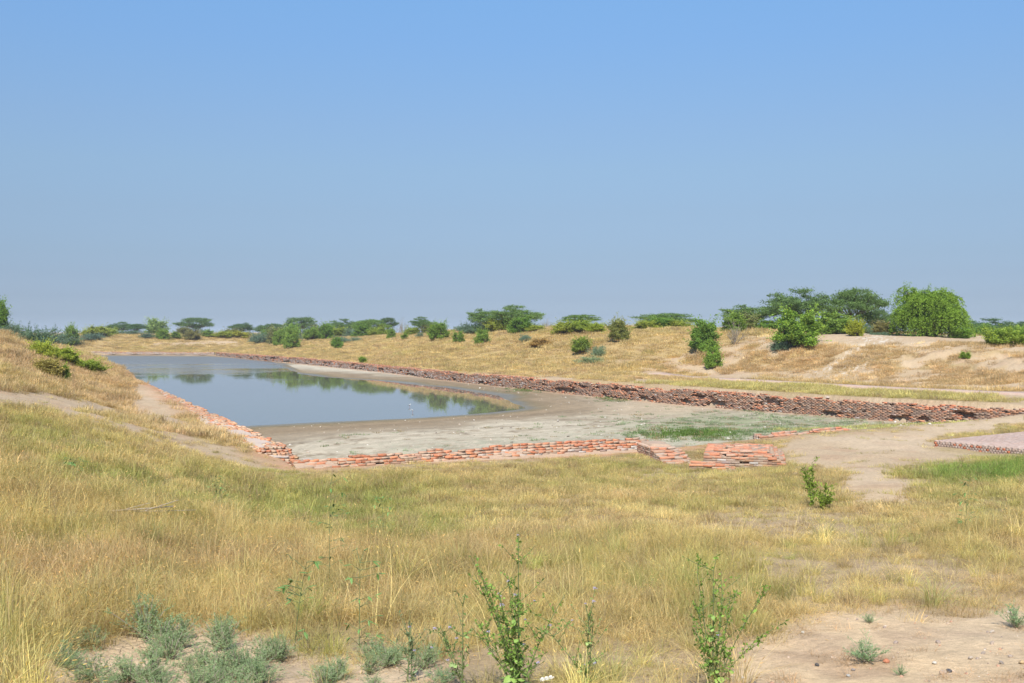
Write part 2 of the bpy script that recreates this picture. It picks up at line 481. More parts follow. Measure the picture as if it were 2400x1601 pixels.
class NT:
    def __init__(s, name):
        s.m = bpy.data.materials.new(name); s.m.use_nodes = True
        s.t = s.m.node_tree; s.n = s.t.nodes
        s.b = s.n["Principled BSDF"]; s.out = s.n["Material Output"]
        MAT[name] = s.m

    def new(s, typ, **kw):
        nd = s.n.new(typ)
        for k, v in kw.items(): setattr(nd, k, v)
        return nd

    def link(s, a, b): s.t.links.new(a, b)

    def noise(s, scale, detail=4, rough=.6, coord="Object", stretch=None):
        tc = s.new("ShaderNodeTexCoord"); nz = s.new("ShaderNodeTexNoise")
        nz.inputs["Scale"].default_value = scale; nz.inputs["Detail"].default_value = detail; nz.inputs["Roughness"].default_value = rough
        src = tc.outputs[coord]
        if stretch:
            mp = s.new("ShaderNodeMapping"); mp.inputs["Scale"].default_value = stretch
            s.link(src, mp.inputs[0]); src = mp.outputs[0]
        s.link(src, nz.inputs["Vector"])
        return nz.outputs["Fac"]

    def maprange(s, x, a, b, c, d):
        n = s.new("ShaderNodeMapRange")
        s.link(x, n.inputs[0])
        for i, v in zip((1, 2, 3, 4), (a, b, c, d)): n.inputs[i].default_value = v
        return n.outputs[0]

    def math(s, op, a, b):
        n = s.new("ShaderNodeMath", operation=op)
        for i, v in ((0, a), (1, b)):
            if isinstance(v, (int, float)): n.inputs[i].default_value = v
            else: s.link(v, n.inputs[i])
        return n.outputs[0]

    def mul(s, col, val):
        n = s.new("ShaderNodeMix", data_type='RGBA', blend_type='MULTIPLY')
        n.inputs[0].default_value = 1
        s.link(col, n.inputs[6])
        if isinstance(val, tuple): n.inputs[7].default_value = val
        else: s.link(val, n.inputs[7])
        return n.outputs[2]

    def mixc(s, fac, a, b):
        n = s.new("ShaderNodeMix", data_type='RGBA')
        for i, v in ((0, fac), (6, a), (7, b)):
            if isinstance(v, (int, float)): n.inputs[i].default_value = v
            elif isinstance(v, tuple): n.inputs[i].default_value = v if len(v) == 4 else (*v, 1)
            else: s.link(v, n.inputs[i])
        return n.outputs[2]

    def attr(s, name, typ='GEOMETRY'):
        n = s.new("ShaderNodeAttribute", attribute_name=name, attribute_type=typ)
        return n

    def bump(s, h, strength, dist):
        n = s.new("ShaderNodeBump"); n.inputs["Strength"].default_value = strength; n.inputs["Distance"].default_value = dist
        s.link(h, n.inputs["Height"]); s.link(n.outputs[0], s.b.inputs["Normal"])


def materials():
    m = NT("soil")
    c = m.attr("col").outputs["Color"]
    n1 = m.noise(9, 6, .7); n2 = m.noise(45, 3, .7)
    c = m.mul(c, m.maprange(n1, .3, .7, .80, 1.18)); c = m.mul(c, m.maprange(n2, .3, .7, .85, 1.15))
    vo = m.new("ShaderNodeTexVoronoi", feature='DISTANCE_TO_EDGE'); vo.inputs["Scale"].default_value = 5.5
    tc = m.new("ShaderNodeTexCoord"); wv = m.new("ShaderNodeVectorMath", operation='ADD')
    nv = m.new("ShaderNodeTexNoise"); nv.inputs["Scale"].default_value = 6
    sc = m.new("ShaderNodeVectorMath", operation='SCALE'); sc.inputs["Scale"].default_value = .16
    m.link(tc.outputs["Object"], nv.inputs[0]); m.link(nv.outputs["Color"], sc.inputs[0])
    m.link(tc.outputs["Object"], wv.inputs[0]); m.link(sc.outputs[0], wv.inputs[1]); m.link(wv.outputs[0], vo.inputs["Vector"])
    crk = m.maprange(vo.outputs["Distance"], 0.0, .035, 1, 0)
    crk = m.math('MULTIPLY', crk, m.attr("crack").outputs["Fac"])
    h = m.math('ADD', m.math('MULTIPLY', n1, .8), m.math('MULTIPLY', n2, .35))
    h = m.math('SUBTRACT', h, m.math('MULTIPLY', crk, .7))
    m.link(c, m.b.inputs["Base Color"]); m.b.inputs["Roughness"].default_value = .95; m.b.inputs["Specular IOR Level"].default_value = .15
    m.bump(h, .8, .06)

    m = NT("mud")
    c = m.attr("col").outputs["Color"]
    n1 = m.noise(2.2, 6, .7); n2 = m.noise(16, 4, .75)
    c = m.mul(c, m.maprange(n1, .3, .7, .86, 1.12)); c = m.mul(c, m.maprange(n2, .3, .7, .70, 1.26))
    n3 = m.noise(5, 4, .8)
    c = m.mul(c, m.maprange(n3, .62, .72, 1, .62))
    m.link(c, m.b.inputs["Base Color"])
    w = m.attr("wet").outputs["Fac"]
    m.link(m.maprange(w, .3, .9, .9, .30), m.b.inputs["Roughness"])
    m.link(m.maprange(w, .3, .9, .1, .42), m.b.inputs["Specular IOR Level"])
    h = m.math('MULTIPLY', m.math('ADD', n1, m.math('MULTIPLY', n2, .4)), m.maprange(w, .1, .8, 1, .03))
    m.bump(h, .6, .05)

    m = NT("water")
    m.b.inputs["Base Color"].default_value = (.15, .14, .115, 1)
    gp = m.new("ShaderNodeNewGeometry"); sx = m.new("ShaderNodeSeparateXYZ"); m.link(gp.outputs["Position"], sx.inputs[0])
    ruf = m.maprange(m.math('ADD', sx.outputs[1], m.math('MULTIPLY', m.noise(.04, 4, .7), 150.0)), 228, 300, 0, 1)   # wind ruffles the far end
    m.link(m.maprange(ruf, 0, 1, .012, .34), m.b.inputs["Roughness"])
    m.b.inputs["IOR"].default_value = 1.33
    h = m.math('ADD', m.noise(1.1, 3, .5), m.math('MULTIPLY', m.noise(5.0, 2, .5), .12))
    h = m.math('MULTIPLY', h, m.maprange(ruf, 0, 1, 1, 16))
    m.bump(h, .07, .03)

    def leafy(name, typ, obcol, trans=.3, rough=.55):
        m = NT(name)
        c = m.attr("tint", typ).outputs["Color"]
        if typ == 'INSTANCER':
            c = m.mul(c, m.attr("shade").outputs["Color"])
        if obcol:
            oi = m.new("ShaderNodeObjectInfo"); c = m.mul(c, oi.outputs["Color"])
        df = m.new("ShaderNodeBsdfDiffuse"); tr = m.new("ShaderNodeBsdfTranslucent"); mx = m.new("ShaderNodeMixShader")
        m.link(c, df.inputs[0]); m.link(m.mul(c, (1.1, 1.15, .7, 1)), tr.inputs[0])
        mx.inputs[0].default_value = trans
        m.link(df.outputs[0], mx.inputs[1]); m.link(tr.outputs[0], mx.inputs[2]); m.link(mx.outputs[0], m.out.inputs[0])
        m.n.remove(m.b)
    leafy("grass", 'INSTANCER', False, .42)
    leafy("leaf", 'GEOMETRY', True, .36)

    m = NT("bark")
    n1 = m.noise(7, 5, .7)
    m.link(m.mixc(n1, (.09, .065, .045), (.19, .15, .115)), m.b.inputs["Base Color"]); m.b.inputs["Roughness"].default_value = .9
    m.bump(n1, .6, .05)
    m = NT("dry_twig")
    n1 = m.noise(12, 4, .7)
    m.link(m.mixc(n1, (.26, .21, .165), (.40, .34, .27)), m.b.inputs["Base Color"]); m.b.inputs["Roughness"].default_value = .9
    m = NT("green_stem")
    n1 = m.noise(9, 3, .6)
    m.link(m.mixc(n1, (.09, .13, .04), (.17, .2, .08)), m.b.inputs["Base Color"]); m.b.inputs["Roughness"].default_value = .7
    m = NT("leaf_big")
    oi = m.new("ShaderNodeObjectInfo")
    n1 = m.noise(30, 3, .6)
    m.link(m.mul(oi.outputs["Color"], m.maprange(n1, .3, .7, .85, 1.12)), m.b.inputs["Base Color"]); m.b.inputs["Roughness"].default_value = .55
    m.b.inputs["Specular IOR Level"].default_value = .25
    m = NT("flower_purple"); m.b.inputs["Base Color"].default_value = (.42, .38, .52, 1); m.b.inputs["Roughness"].default_value = .8
    m = NT("flower_white"); m.b.inputs["Base Color"].default_value = (.8, .8, .76, 1); m.b.inputs["Roughness"].default_value = .8

    for name, src in (("brick", 'OBJ'), ("brickwork", 'ATT')):
        m = NT(name)
        if src == 'OBJ': c = m.new("ShaderNodeObjectInfo").outputs["Color"]
        else: c = m.attr("tint").outputs["Color"]
        cd = "Object" if src == 'OBJ' else "Object"
        n1 = m.noise(11, 5, .75, cd); n2 = m.noise(42, 3, .7, cd)
        c = m.mul(c, m.maprange(n1, .3, .7, .72, 1.22)); c = m.mul(c, m.maprange(n2, .3, .7, .8, 1.18))
        n3 = m.noise(2.4, 4, .7, cd)
        c = m.mixc(m.maprange(n1, .52, .72, 0, .6), c, (.46, .36, .265))
        c = m.mixc(m.maprange(n3, .5, .7, 0, .5), c, (.44, .33, .24))
        c = m.mixc(m.maprange(n2, .64, .76, 0, .45), c, (.16, .11, .085))
        m.link(c, m.b.inputs["Base Color"]); m.b.inputs["Roughness"].default_value = .92; m.b.inputs["Specular IOR Level"].default_value = .2
        m.bump(m.math('ADD', n1, n2), .7, .02)
    m = NT("mortar")
    n1 = m.noise(8, 5, .75)
    m.link(m.mixc(n1, (.30, .20, .14), (.47, .35, .25)), m.b.inputs["Base Color"]); m.b.inputs["Roughness"].default_value = .95
    m.bump(n1, .8, .04)
    m = NT("dark_mortar")  # right wall mortar: dirt plus the shade of deep joints, put into the colour
    n1 = m.noise(8, 5, .75)
    m.link(m.mixc(n1, (.17, .115, .09), (.29, .205, .15)), m.b.inputs["Base Color"]); m.b.inputs["Roughness"].default_value = .95
    m = NT("plaster")
    n1 = m.noise(5, 6, .75)
    m.link(m.mixc(n1, (.38, .29, .23), (.52, .43, .36)), m.b.inputs["Base Color"]); m.b.inputs["Roughness"].default_value = .95
    m.bump(n1, .8, .03)
    m = NT("path_brick")
    br = m.new("ShaderNodeTexBrick"); br.inputs["Scale"].default_value = 3.4; br.inputs["Mortar Size"].default_value = .015
    br.inputs["Color1"].default_value = (.42, .25, .20, 1); br.inputs["Color2"].default_value = (.48, .33, .27, 1); br.inputs["Mortar"].default_value = (.40, .34, .28, 1)
    tc = m.new("ShaderNodeTexCoord"); m.link(tc.outputs["Object"], br.inputs["Vector"])
    n1 = m.noise(1.3, 5, .7)
    m.link(m.mixc(m.maprange(n1, .4, .65, 0, .85), br.outputs[0], (.47, .37, .27)), m.b.inputs["Base Color"]); m.b.inputs["Roughness"].default_value = .9
    m = NT("stone")
    oi = m.new("ShaderNodeObjectInfo"); n1 = m.noise(14, 5, .7)
    m.link(m.mul(oi.outputs["Color"], m.maprange(n1, .3, .7, .75, 1.2)), m.b.inputs["Base Color"]); m.b.inputs["Roughness"].default_value = .9
    m.bump(n1, .7, .02)
    m = NT("pebble")
    n1 = m.noise(3, 3, .7); 
    m.link(m.mul(m.attr("tint", 'INSTANCER').outputs["Color"], m.maprange(n1, .3, .7, .8, 1.2)), m.b.inputs["Base Color"]); m.b.inputs["Roughness"].default_value = .9
    for nm, c in (("feather_white", (.75, .74, .7)), ("feather_dark", (.03, .03, .032)), ("bird_leg", (.4, .12, .1))):
        m = NT(nm); m.b.inputs["Base Color"].default_value = (*c, 1); m.b.inputs["Roughness"].default_value = .7


materials()
build_ground()

# ------------------------------------------------------------------ water
wv = [uv2w(NEAR_U, -0.6), (FL[0] - 1, FL[1]), RIGHT[-1]] + RIGHT[-2:0:-1] + [NB]
me = bpy.data.meshes.new("water")
me.from_pydata([(x, y, -1.4) for x, y in wv], [], [list(range(len(wv)))[::-1]])
o = obj("water", me, MAT["water"]); o["kind"] = "structure"
if me.polygons[0].normal.z < 0: me.flip_normals()

# ------------------------------------------------------------------ brick masses
BL, BT, BH = .36, .18, .092           # pitch of a brick: length, depth, course
BOX_V = np.array([[x, y, z] for z in (-.5, .5) for y in (-.5, .5) for x in (-.5, .5)])
BOX_F = np.array([[0, 2, 3, 1], [4, 5, 7, 6], [0, 1, 5, 4], [2, 6, 7, 3], [0, 4, 6, 2], [1, 3, 7, 5]])


def brick_variant(seed):
    r = np.random.default_rng(seed)
    # a worn brick: chamfered block, corners knocked about
    pts = []; a = .06
    V = []
    for z, s in ((-.5, .985), (-.36, 1), (.34, 1), (.5, .965)):
        for x, y in ((-.5, -.5), (.5, -.5), (.5, .5), (-.5, .5)):
            V.append((x * s + r.uniform(-.012, .012), y * s + r.uniform(-.018, .018), z + r.uniform(-.05, .05) * (abs(z) > .4)))
    Fc = [[3, 2, 1, 0], [12, 13, 14, 15]]
    for k in range(3):
        for i in range(4):
            j = (i + 1) % 4
            Fc.append([k * 4 + i, k * 4 + j, k * 4 + 4 + j, k * 4 + 4 + i])
    return np.array(V), np.array(Fc)


BVAR = [brick_variant(100 + i) for i in range(8)]
BMESH = []
for i, (V_, F_) in enumerate(BVAR):
    me_ = mesh_from("brick", V_, F_); me_.materials.append(MAT["brick"]); BMESH.append(me_)


class Line:
    """arc-length along a polyline, +t to the left-hand normal times side"""
    def __init__(s, pts, zs, side):
        s.p = np.array(pts, float); s.z = np.array(zs, float); s.side = side
        d = np.diff(s.p, axis=0); s.l = np.hypot(d[:, 0], d[:, 1]); s.c = np.concatenate([[0], np.cumsum(s.l)])
        s.dir = d / s.l[:, None]; s.len = s.c[-1]

    def at(s, a, t):
        x = np.interp(a, s.c, s.p[:, 0]); y = np.interp(a, s.c, s.p[:, 1]); z = np.interp(a, s.c, s.z)
        k = np.clip(np.searchsorted(s.c, a, side='right') - 1, 0, len(s.l) - 1)
        d = s.dir[k]; nx, ny = -d[:, 1] * s.side, d[:, 0] * s.side
        return x + nx * t, y + ny * t, z, np.arctan2(d[:, 1], d[:, 0]), nx, ny


PAL_TOP = np.array([(.52, .20, .105), (.56, .25, .14), (.46, .165, .085), (.55, .30, .19), (.50, .36, .26), (.58, .24, .12)])
PAL_FACE = np.array([(.36, .225, .155), (.33, .215, .16), (.39, .225, .145), (.38, .275, .21), (.34, .20, .14), (.37, .28, .215), (.42, .225, .13), (.26, .18, .14)])
PAL_SALT = np.array([(.48, .42, .38), (.42, .33, .30), (.50, .46, .42), (.36, .26, .22)])


def brick_mass(root, line, s0, s1, nt, nk, topfun, seed, salt=None, erode=None, jitter=.012, n_parts=300, facepal=None, toppal=None, joint="mortar", fit=(.955, .995), rise=(.82, .92)):
    """fill the occupied cells of a wall, keep only bricks that show"""
    r = np.random.default_rng(seed)
    ns = int((s1 - s0) / BL)
    si = np.arange(ns); ti = np.arange(nt); ki = np.arange(nk)
    Sg, Tg, Kg = np.meshgrid(s0 + (si + .5) * BL, (ti + .5) * BT, ki, indexing='ij')
    sh_ = ((Kg % 2) * .5 + (np.arange(nt) % 2)[None, :, None] * .3) % 1.0 * BL
    first = (np.arange(ns) == 0)[:, None, None]; last = (np.arange(ns) == ns - 1)[:, None, None]
    Lg = np.where(first, BL + sh_, np.where(last, BL - sh_, BL)); Lg = np.maximum(Lg, .06)
    Sg = Sg + np.where(first, sh_ / 2, np.where(last, sh_ / 2, sh_))
    depth = (nk - Kg - .5) * BH                       # below the reference top
    occ = depth > topfun(Sg, Tg)                      # topfun: how far the top has worn down
    if erode is not None:
        occ &= ~erode(Sg, Tg, Kg, r)
    pad = np.pad(occ, 1)
    nb = {}
    for ax, nm in ((0, 's'), (1, 't'), (2, 'k')):
        for sg in (-1, 1):
            sl = [slice(1, -1)] * 3; sl[ax] = slice(2, None) if sg == 1 else slice(0, -2)
            nb[nm, sg] = pad[tuple(sl)]
    show = occ & (~nb['s', -1] | ~nb['s', 1] | ~nb['t', -1] | ~nb['t', 1] | ~nb['k', 1])
    s, t, k, dp, lg = Sg[show], Tg[show], Kg[show], depth[show], Lg[show]
    x, y, z, ang, nx, ny = line.at(s, t)
    z = z - dp
    n = len(s)
    topb = ~nb['k', 1][show]
    fp = PAL_FACE if facepal is None else facepal
    tp = PAL_TOP if toppal is None else toppal
    blend = vnoise(s / 1.7, k / 2.5, seed + 3)
    C = fp[np.clip((r.random(n) * .75 + blend * .35) * len(fp), 0, len(fp) - 1).astype(int)]
    if salt is not None:
        sl_ = r.random(n) < salt(s, k, dp)
        C = np.where(sl_[:, None], PAL_SALT[r.integers(0, len(PAL_SALT), n)], C)
    C = np.where(topb[:, None], tp[r.integers(0, len(tp), n)], C)
    C = C * r.uniform(.86, 1.13, (n, 1)) * (.86 + .28 * vnoise(s / 2.6, k * 1.0, seed + 9))[:, None]
    L = r.uniform(*fit, n) * lg; T = r.uniform(.975, 1.0, n) * BT; Hh = r.uniform(*rise, n) * BH
    x = x + nx * r.normal(0, jitter, n); y = y + ny * r.normal(0, jitter, n)
    z = z + np.where(topb, r.normal(0, .008, n), 0)
    ang = ang + r.normal(0, .02, n) * np.where(topb, 3.0, 1)
    tilt = r.normal(0, .02, n) * np.where(topb, 3.0, 1)
    vis = 1 / np.hypot(x, y)
    order = np.argsort(-vis)
    part = order[:n_parts]; rest = order[n_parts:]
    for i in part:
        o = bpy.data.objects.new("brick", BMESH[i % 8]); COL.objects.link(o)
        o.parent = root
        o.location = (x[i], y[i], z[i]); o.rotation_euler = (0, tilt[i], ang[i]); o.scale = (L[i], T[i], Hh[i])
        o.color = (*C[i], 1)
    if len(rest):
        nv = np.hypot(x[rest], y[rest]) < 150
        vs, fs, cs = [], [], []; off = 0
        for vi in range(9):
            if vi < 8: ids = rest[nv & (rest % 8 == vi)]; V_, F_ = BVAR[vi]
            else: ids = rest[~nv]; V_, F_ = BOX_V, BOX_F
            if not len(ids): continue
            ca, sa = np.cos(ang[ids]), np.sin(ang[ids])
            P = V_[None] * np.stack([L[ids], T[ids], Hh[ids]], -1)[:, None]
            P[:, :, 2] -= P[:, :, 0] * tilt[ids][:, None]
            Q = np.empty_like(P)
            Q[:, :, 0] = P[:, :, 0] * ca[:, None] - P[:, :, 1] * sa[:, None] + x[ids][:, None]
            Q[:, :, 1] = P[:, :, 0] * sa[:, None] + P[:, :, 1] * ca[:, None] + y[ids][:, None]
            Q[:, :, 2] = P[:, :, 2] + z[ids][:, None]
            m_ = len(V_)
            vs.append(Q.reshape(-1, 3)); fs.append((F_[None] + (np.arange(len(ids)) * m_)[:, None, None] + off).reshape(-1, 4))
            cs.append(np.repeat(C[ids], m_, 0)); off += m_ * len(ids)
        me = mesh_from("brickwork", np.concatenate(vs), np.concatenate(fs)); add_color(me, "tint", np.concatenate(cs))
        o = obj("brickwork", me, MAT["brickwork"], root); o["kind"] = "stuff"
    # mortar: cells drawn in from the open sides
    xx, yy, zz, an, nx, ny = line.at(s, t); zz = zz - dp
    lo = np.stack([-lg / 2 + np.where(nb['s', -1][show], 0, .016), -BT / 2 + np.where(nb['t', -1][show], 0, .014), np.full(n, -BH / 2)], -1)
    hi = np.stack([lg / 2 - np.where(nb['s', 1][show], 0, .016), BT / 2 - np.where(nb['t', 1][show], 0, .014), BH / 2 - np.where(nb['k', 1][show], 0, .012)], -1)
    P = np.where(BOX_V[None] < 0, lo[:, None], hi[:, None])
    if line.side < 0: P[:, :, 1] *= -1
    ca, sa = np.cos(an)[:, None], np.sin(an)[:, None]
    Q = np.stack([P[:, :, 0] * ca - P[:, :, 1] * sa + xx[:, None], P[:, :, 0] * sa + P[:, :, 1] * ca + yy[:, None], P[:, :, 2] + zz[:, None]], -1)
    me = mesh_from("mortar", Q.reshape(-1, 3), (BOX_F[None] + (np.arange(n) * 8)[:, None, None]).reshape(-1, 4))
    o = obj("mortar", me, MAT[joint], root)


def root_at(name, x, y, z, label, cat, group=None):
    o = bpy.data.objects.new(name, None); COL.objects.link(o)
    tag(o, label, cat, group)
    return o


def walls():
    def dirt_cap(root, ln, s0, s1, t0, t1, down, seed, step=.16, mat="plaster"):
        gx, gt = np.meshgrid(np.arange(s0, s1, step), np.linspace(t0, t1, 14), indexing='ij')
        a, b = gx.ravel(), gt.ravel()
        xx, yy, zz, *_ = ln.at(a, b)
        ed = np.minimum(b - t0, t1 - b) / (t1 - t0)
        zt = zz - down(a, b) + .07 * (fbm(a / .7, b / .5, seed, 4) - .5) - .35 * (1 - smooth(0, .10, ed))
        idx = np.arange(gx.size).reshape(gx.shape)
        q = np.stack([idx[:-1, :-1], idx[1:, :-1], idx[1:, 1:], idx[:-1, 1:]], -1).reshape(-1, 4)
        obj("dirt_cap", mesh_from("dirt_cap", np.stack([xx, yy, zt], -1), q, True), MAT[mat], root)

    # right wall, from the near corner to the far end; +t runs away from the water
    ln = Line(RIGHT, RIGHT_Z, -1)
    r = root_at("brick_wall", 0, 0, 0, "long weathered brick wall along the right side of the pool, tallest of the walls", "wall", "brick walls of the basin")

    def top(s, t): return .05 + .30 * smooth(.45, .8, fbm(s / 2.2, t * 1.5, 5)) + .16 * vnoise(s / .7, t * 3, 8)

    def ero(s, t, k, rr):
        n = fbm(s / 1.6, k / 5.0, 11, 3)
        low = np.clip(1.15 - k / 13, .25, 1)
        lim = np.where(t < .1, .66, np.where(t < .28, .74, .92)) - .10 * low * smooth(14, 40, s)
        return (n > lim) | ((t < .1) & (rr.random(s.shape) < .03 + .10 * low * smooth(20, 60, s)))

    def salt(s, k, dp): return np.clip((.03 + .75 * smooth(60, 115, s)) * smooth(.35, .8, dp + .25 * fbm(s / 3, k / 4, 21)), 0, 1)
    brick_mass(r, ln, 8, ln.len - .2, 6, 17, top, 1, salt, ero, jitter=.02, joint="dark_mortar", fit=(.995, 1.03), rise=(.80, .90), facepal=PAL_FACE * np.array([.98, .92, .90]))

    # left wall, +t runs away from the water
    ln = Line([uv2w(-1.9, 0), uv2w(266, 0)], [.12, .1], 1)
    r = root_at("brick_wall", 0, 0, 0, "low crumbling orange brick wall receding along the left edge of the water", "wall", "brick walls of the basin")

    def top(s, t):
        near = 1 - smooth(6, 10, s)
        a = .10 + .16 * smooth(.45, .75, fbm(s / 1.3, t / .9, 31, 3)) + .10 * smooth(.8, 1.4, t)
        st = near * (.15 * smooth(.7, .0, s * .35)) + .12 * near * vnoise(s / .35, t / .3, 37)
        return a * (1 - .4 * near) + .40 * (1 - smooth(.0, 3.2, s + (vnoise(s / .5, t / .4, 38) - .5) * 1.4)) + st
    def ero(s, t, k, rr): return (t > 1.0) & (fbm(s / 1.5, t / .5 + k * .2, 35) > .55) | (rr.random(s.shape) < .06) & (k > 10)
    brick_mass(r, ln, 0, 232, 8, 15, top, 2, None, ero, jitter=.012, facepal=np.array([(.45, .19, .11), (.40, .2, .13), (.5, .28, .18), (.36, .2, .14)]),
               toppal=np.array([(.56, .24, .125), (.56, .29, .165), (.50, .19, .10), (.55, .37, .25), (.56, .26, .14), (.55, .34, .19), (.55, .41, .29)]))

    dirt_cap(r, ln, 1.2, 130, .12, 1.52, lambda s, t: .155 + .12 * smooth(.9, 1.5, t) + .3 * (1 - smooth(.5, 3.6, s)), 301)

    # near wall, +t runs towards the camera
    ln = Line([uv2w(NEAR_U, -.7), uv2w(NEAR_U, 15), uv2w(NEAR_U, 30)], [.0, .08, .05], -1)
    r = root_at("brick_wall", 0, 0, 0, "low brick wall across the near end of the basin, half sunk in dry grass", "wall", "brick walls of the basin")

    def top(s, t):
        lo = .04 * (1 - smooth(3, 8, s)) + .13 * smooth(.45, .7, fbm(s / 1.2, t / .5, 41, 3))
        step = (t / BT).astype(int) * .095 * .55
        return .03 + lo + step * (.5 + vnoise(s / 1.2, t * 0, 45)) 

    def salt(s, k, dp): return np.clip(smooth(6, 8, s) * smooth(.12, .3, dp + .12 * vnoise(s / .8, k, 5)) * .85, 0, 1)
    brick_mass(r, ln, 0, 16.8, 5, 11, top, 3, salt, lambda s, t, k, rr: rr.random(s.shape) < .05, jitter=.02, facepal=np.array([(.5, .2, .11), (.45, .19, .11), (.42, .25, .18), (.5, .3, .2)]))

    dirt_cap(r, ln, 0, 16.2, .15, 1.0, lambda s, t: .135 + .05 * (1 - smooth(3, 8, s)) + t * .3, 303, .14, "mortar")

    # pier at the inlet
    def uvline(u0, v0, v1, z): return Line([uv2w(u0, v0), uv2w(u0, v1)], [z, z], 1)
    ln = Line([(7.75, 42.75), (7.75 + .975 * 3.6, 42.75 - .222 * 3.6)], [.14, .14], 1)
    r = root_at("brick_pier", 0, 0, 0, "thick block of layered orange bricks beside the gap in the near wall", "brick pier")

    def top(s, t):
        e = np.maximum(0, .3 - s) * .5 + np.maximum(0, s - 2.6) * .5
        return .02 + np.floor(smooth(1.2, 0, t) * 2.6) * .095 * .6 + e + .12 * smooth(.5, .75, fbm(s / .8, t / .8, 51)) + .1 * smooth(3.2, 4.2, t)
    brick_mass(r, ln, 0, 3.24, 24, 9, top, 4, lambda s, k, dp: .5 * smooth(.28, .42, dp) * (s < 2.4), lambda s, t, k, rr: rr.random(s.shape) < .03, jitter=.015, toppal=np.array([(.55, .22, .12), (.56, .27, .16), (.49, .20, .115), (.54, .34, .24), (.52, .25, .15)]))

    # low broken step at the foot of the pier
    ln = Line([(7.0, 41.75), (7.0 + .975 * 3, 41.75 - .222 * 3)], [-.14, -.14], 1)
    r = root_at("brick_step", 0, 0, 0, "broken low brick step leaning against the left foot of the brick pier", "brick step")
    brick_mass(r, ln, 0, 1.8, 6, 5, lambda s, t: .04 + .22 * fbm(s / .5, t / .5, 61) + .12 * (s > 1.5), 5, None, lambda s, t, k, rr: rr.random(s.shape) < .12, jitter=.03,
               facepal=np.array([(.45, .2, .12), (.4, .22, .15), (.3, .2, .16), (.52, .38, .28)]))

    # ruined wall end with a plastered slope left of the gap
    ln = Line([(6.45, 43.9), (6.45 + .984 * 3, 43.9 + .18 * 3)], [.12, .12], 1)
    r = root_at("wall_end", 0, 0, 0, "ruined wall end with a pale plastered slope, left of the gap", "wall end")
    def tope(s, t): return .12 + .42 * smooth(2.8, 0.2, t) + .12 * smooth(.9, 1.5, s) + .12 * fbm(s / .5, t / .5, 71)
    brick_mass(r, ln, 0, 1.44, 27, 9, tope, 6, None, None, jitter=.02, facepal=np.array([(.42, .25, .18), (.45, .32, .25), (.38, .2, .14)]), toppal=np.array([(.5, .3, .2), (.48, .36, .28), (.54, .24, .14)]))
    gx, gt = np.meshgrid(np.linspace(.15, 1.2, 12), np.linspace(2.6, 4.4, 14), indexing='ij')
    xx, yy, zz, *_ = ln.at(gx.ravel(), gt.ravel())
    zt = zz - tope(gx.ravel(), gt.ravel()) + .06 + .03 * vnoise(gx.ravel() * 4, gt.ravel() * 4, 3)
    edge = (gx.ravel() < .2) | (gx.ravel() > 1.12) | (gt.ravel() < 2.7) | (gt.ravel() > 4.3)
    zt = np.where(edge, zt - .2, zt)
    idx = np.arange(gx.size).reshape(gx.shape)
    q = np.stack([idx[:-1, :-1], idx[1:, :-1], idx[1:, 1:], idx[:-1, 1:]], -1).reshape(-1, 4)
    obj("plaster_cap", mesh_from("plaster_cap", np.stack([xx, yy, zt], -1), q, True), MAT["mortar"], r)

    # short remnant further right
    ln = Line([uv2w(NEAR_U - .1, 22.0), uv2w(NEAR_U - .1, 28.2)], [.0, .16], -1)
    r = root_at("brick_remnant", 0, 0, 0, "short low strip of orange bricks right of the pier, edge of the green basin floor", "brick wall remnant")
    brick_mass(r, ln, 0, 5.8, 6, 5, lambda s, t: .03 + (t / BT).astype(int) * .04 + .14 * smooth(.45, .7, fbm(s / .7, t / .4, 81)), 7, lambda s, k, dp: .3, None, jitter=.02, toppal=np.array([(.58, .22, .12), (.54, .26, .16), (.56, .34, .26)]))

    # far end wall
    ln = Line([FL, RIGHT[-1]], [-.25, -.3], 1)
    r = root_at("brick_wall", 0, 0, 0, "distant pale brick wall closing the far end of the water", "wall", "brick walls of the basin")
    brick_mass(r, ln, 0, ln.len, 3, 9, lambda s, t: .05 + .25 * fbm(s / 3, t, 91), 8, lambda s, k, dp: .75 * np.ones_like(s), None, n_parts=0)


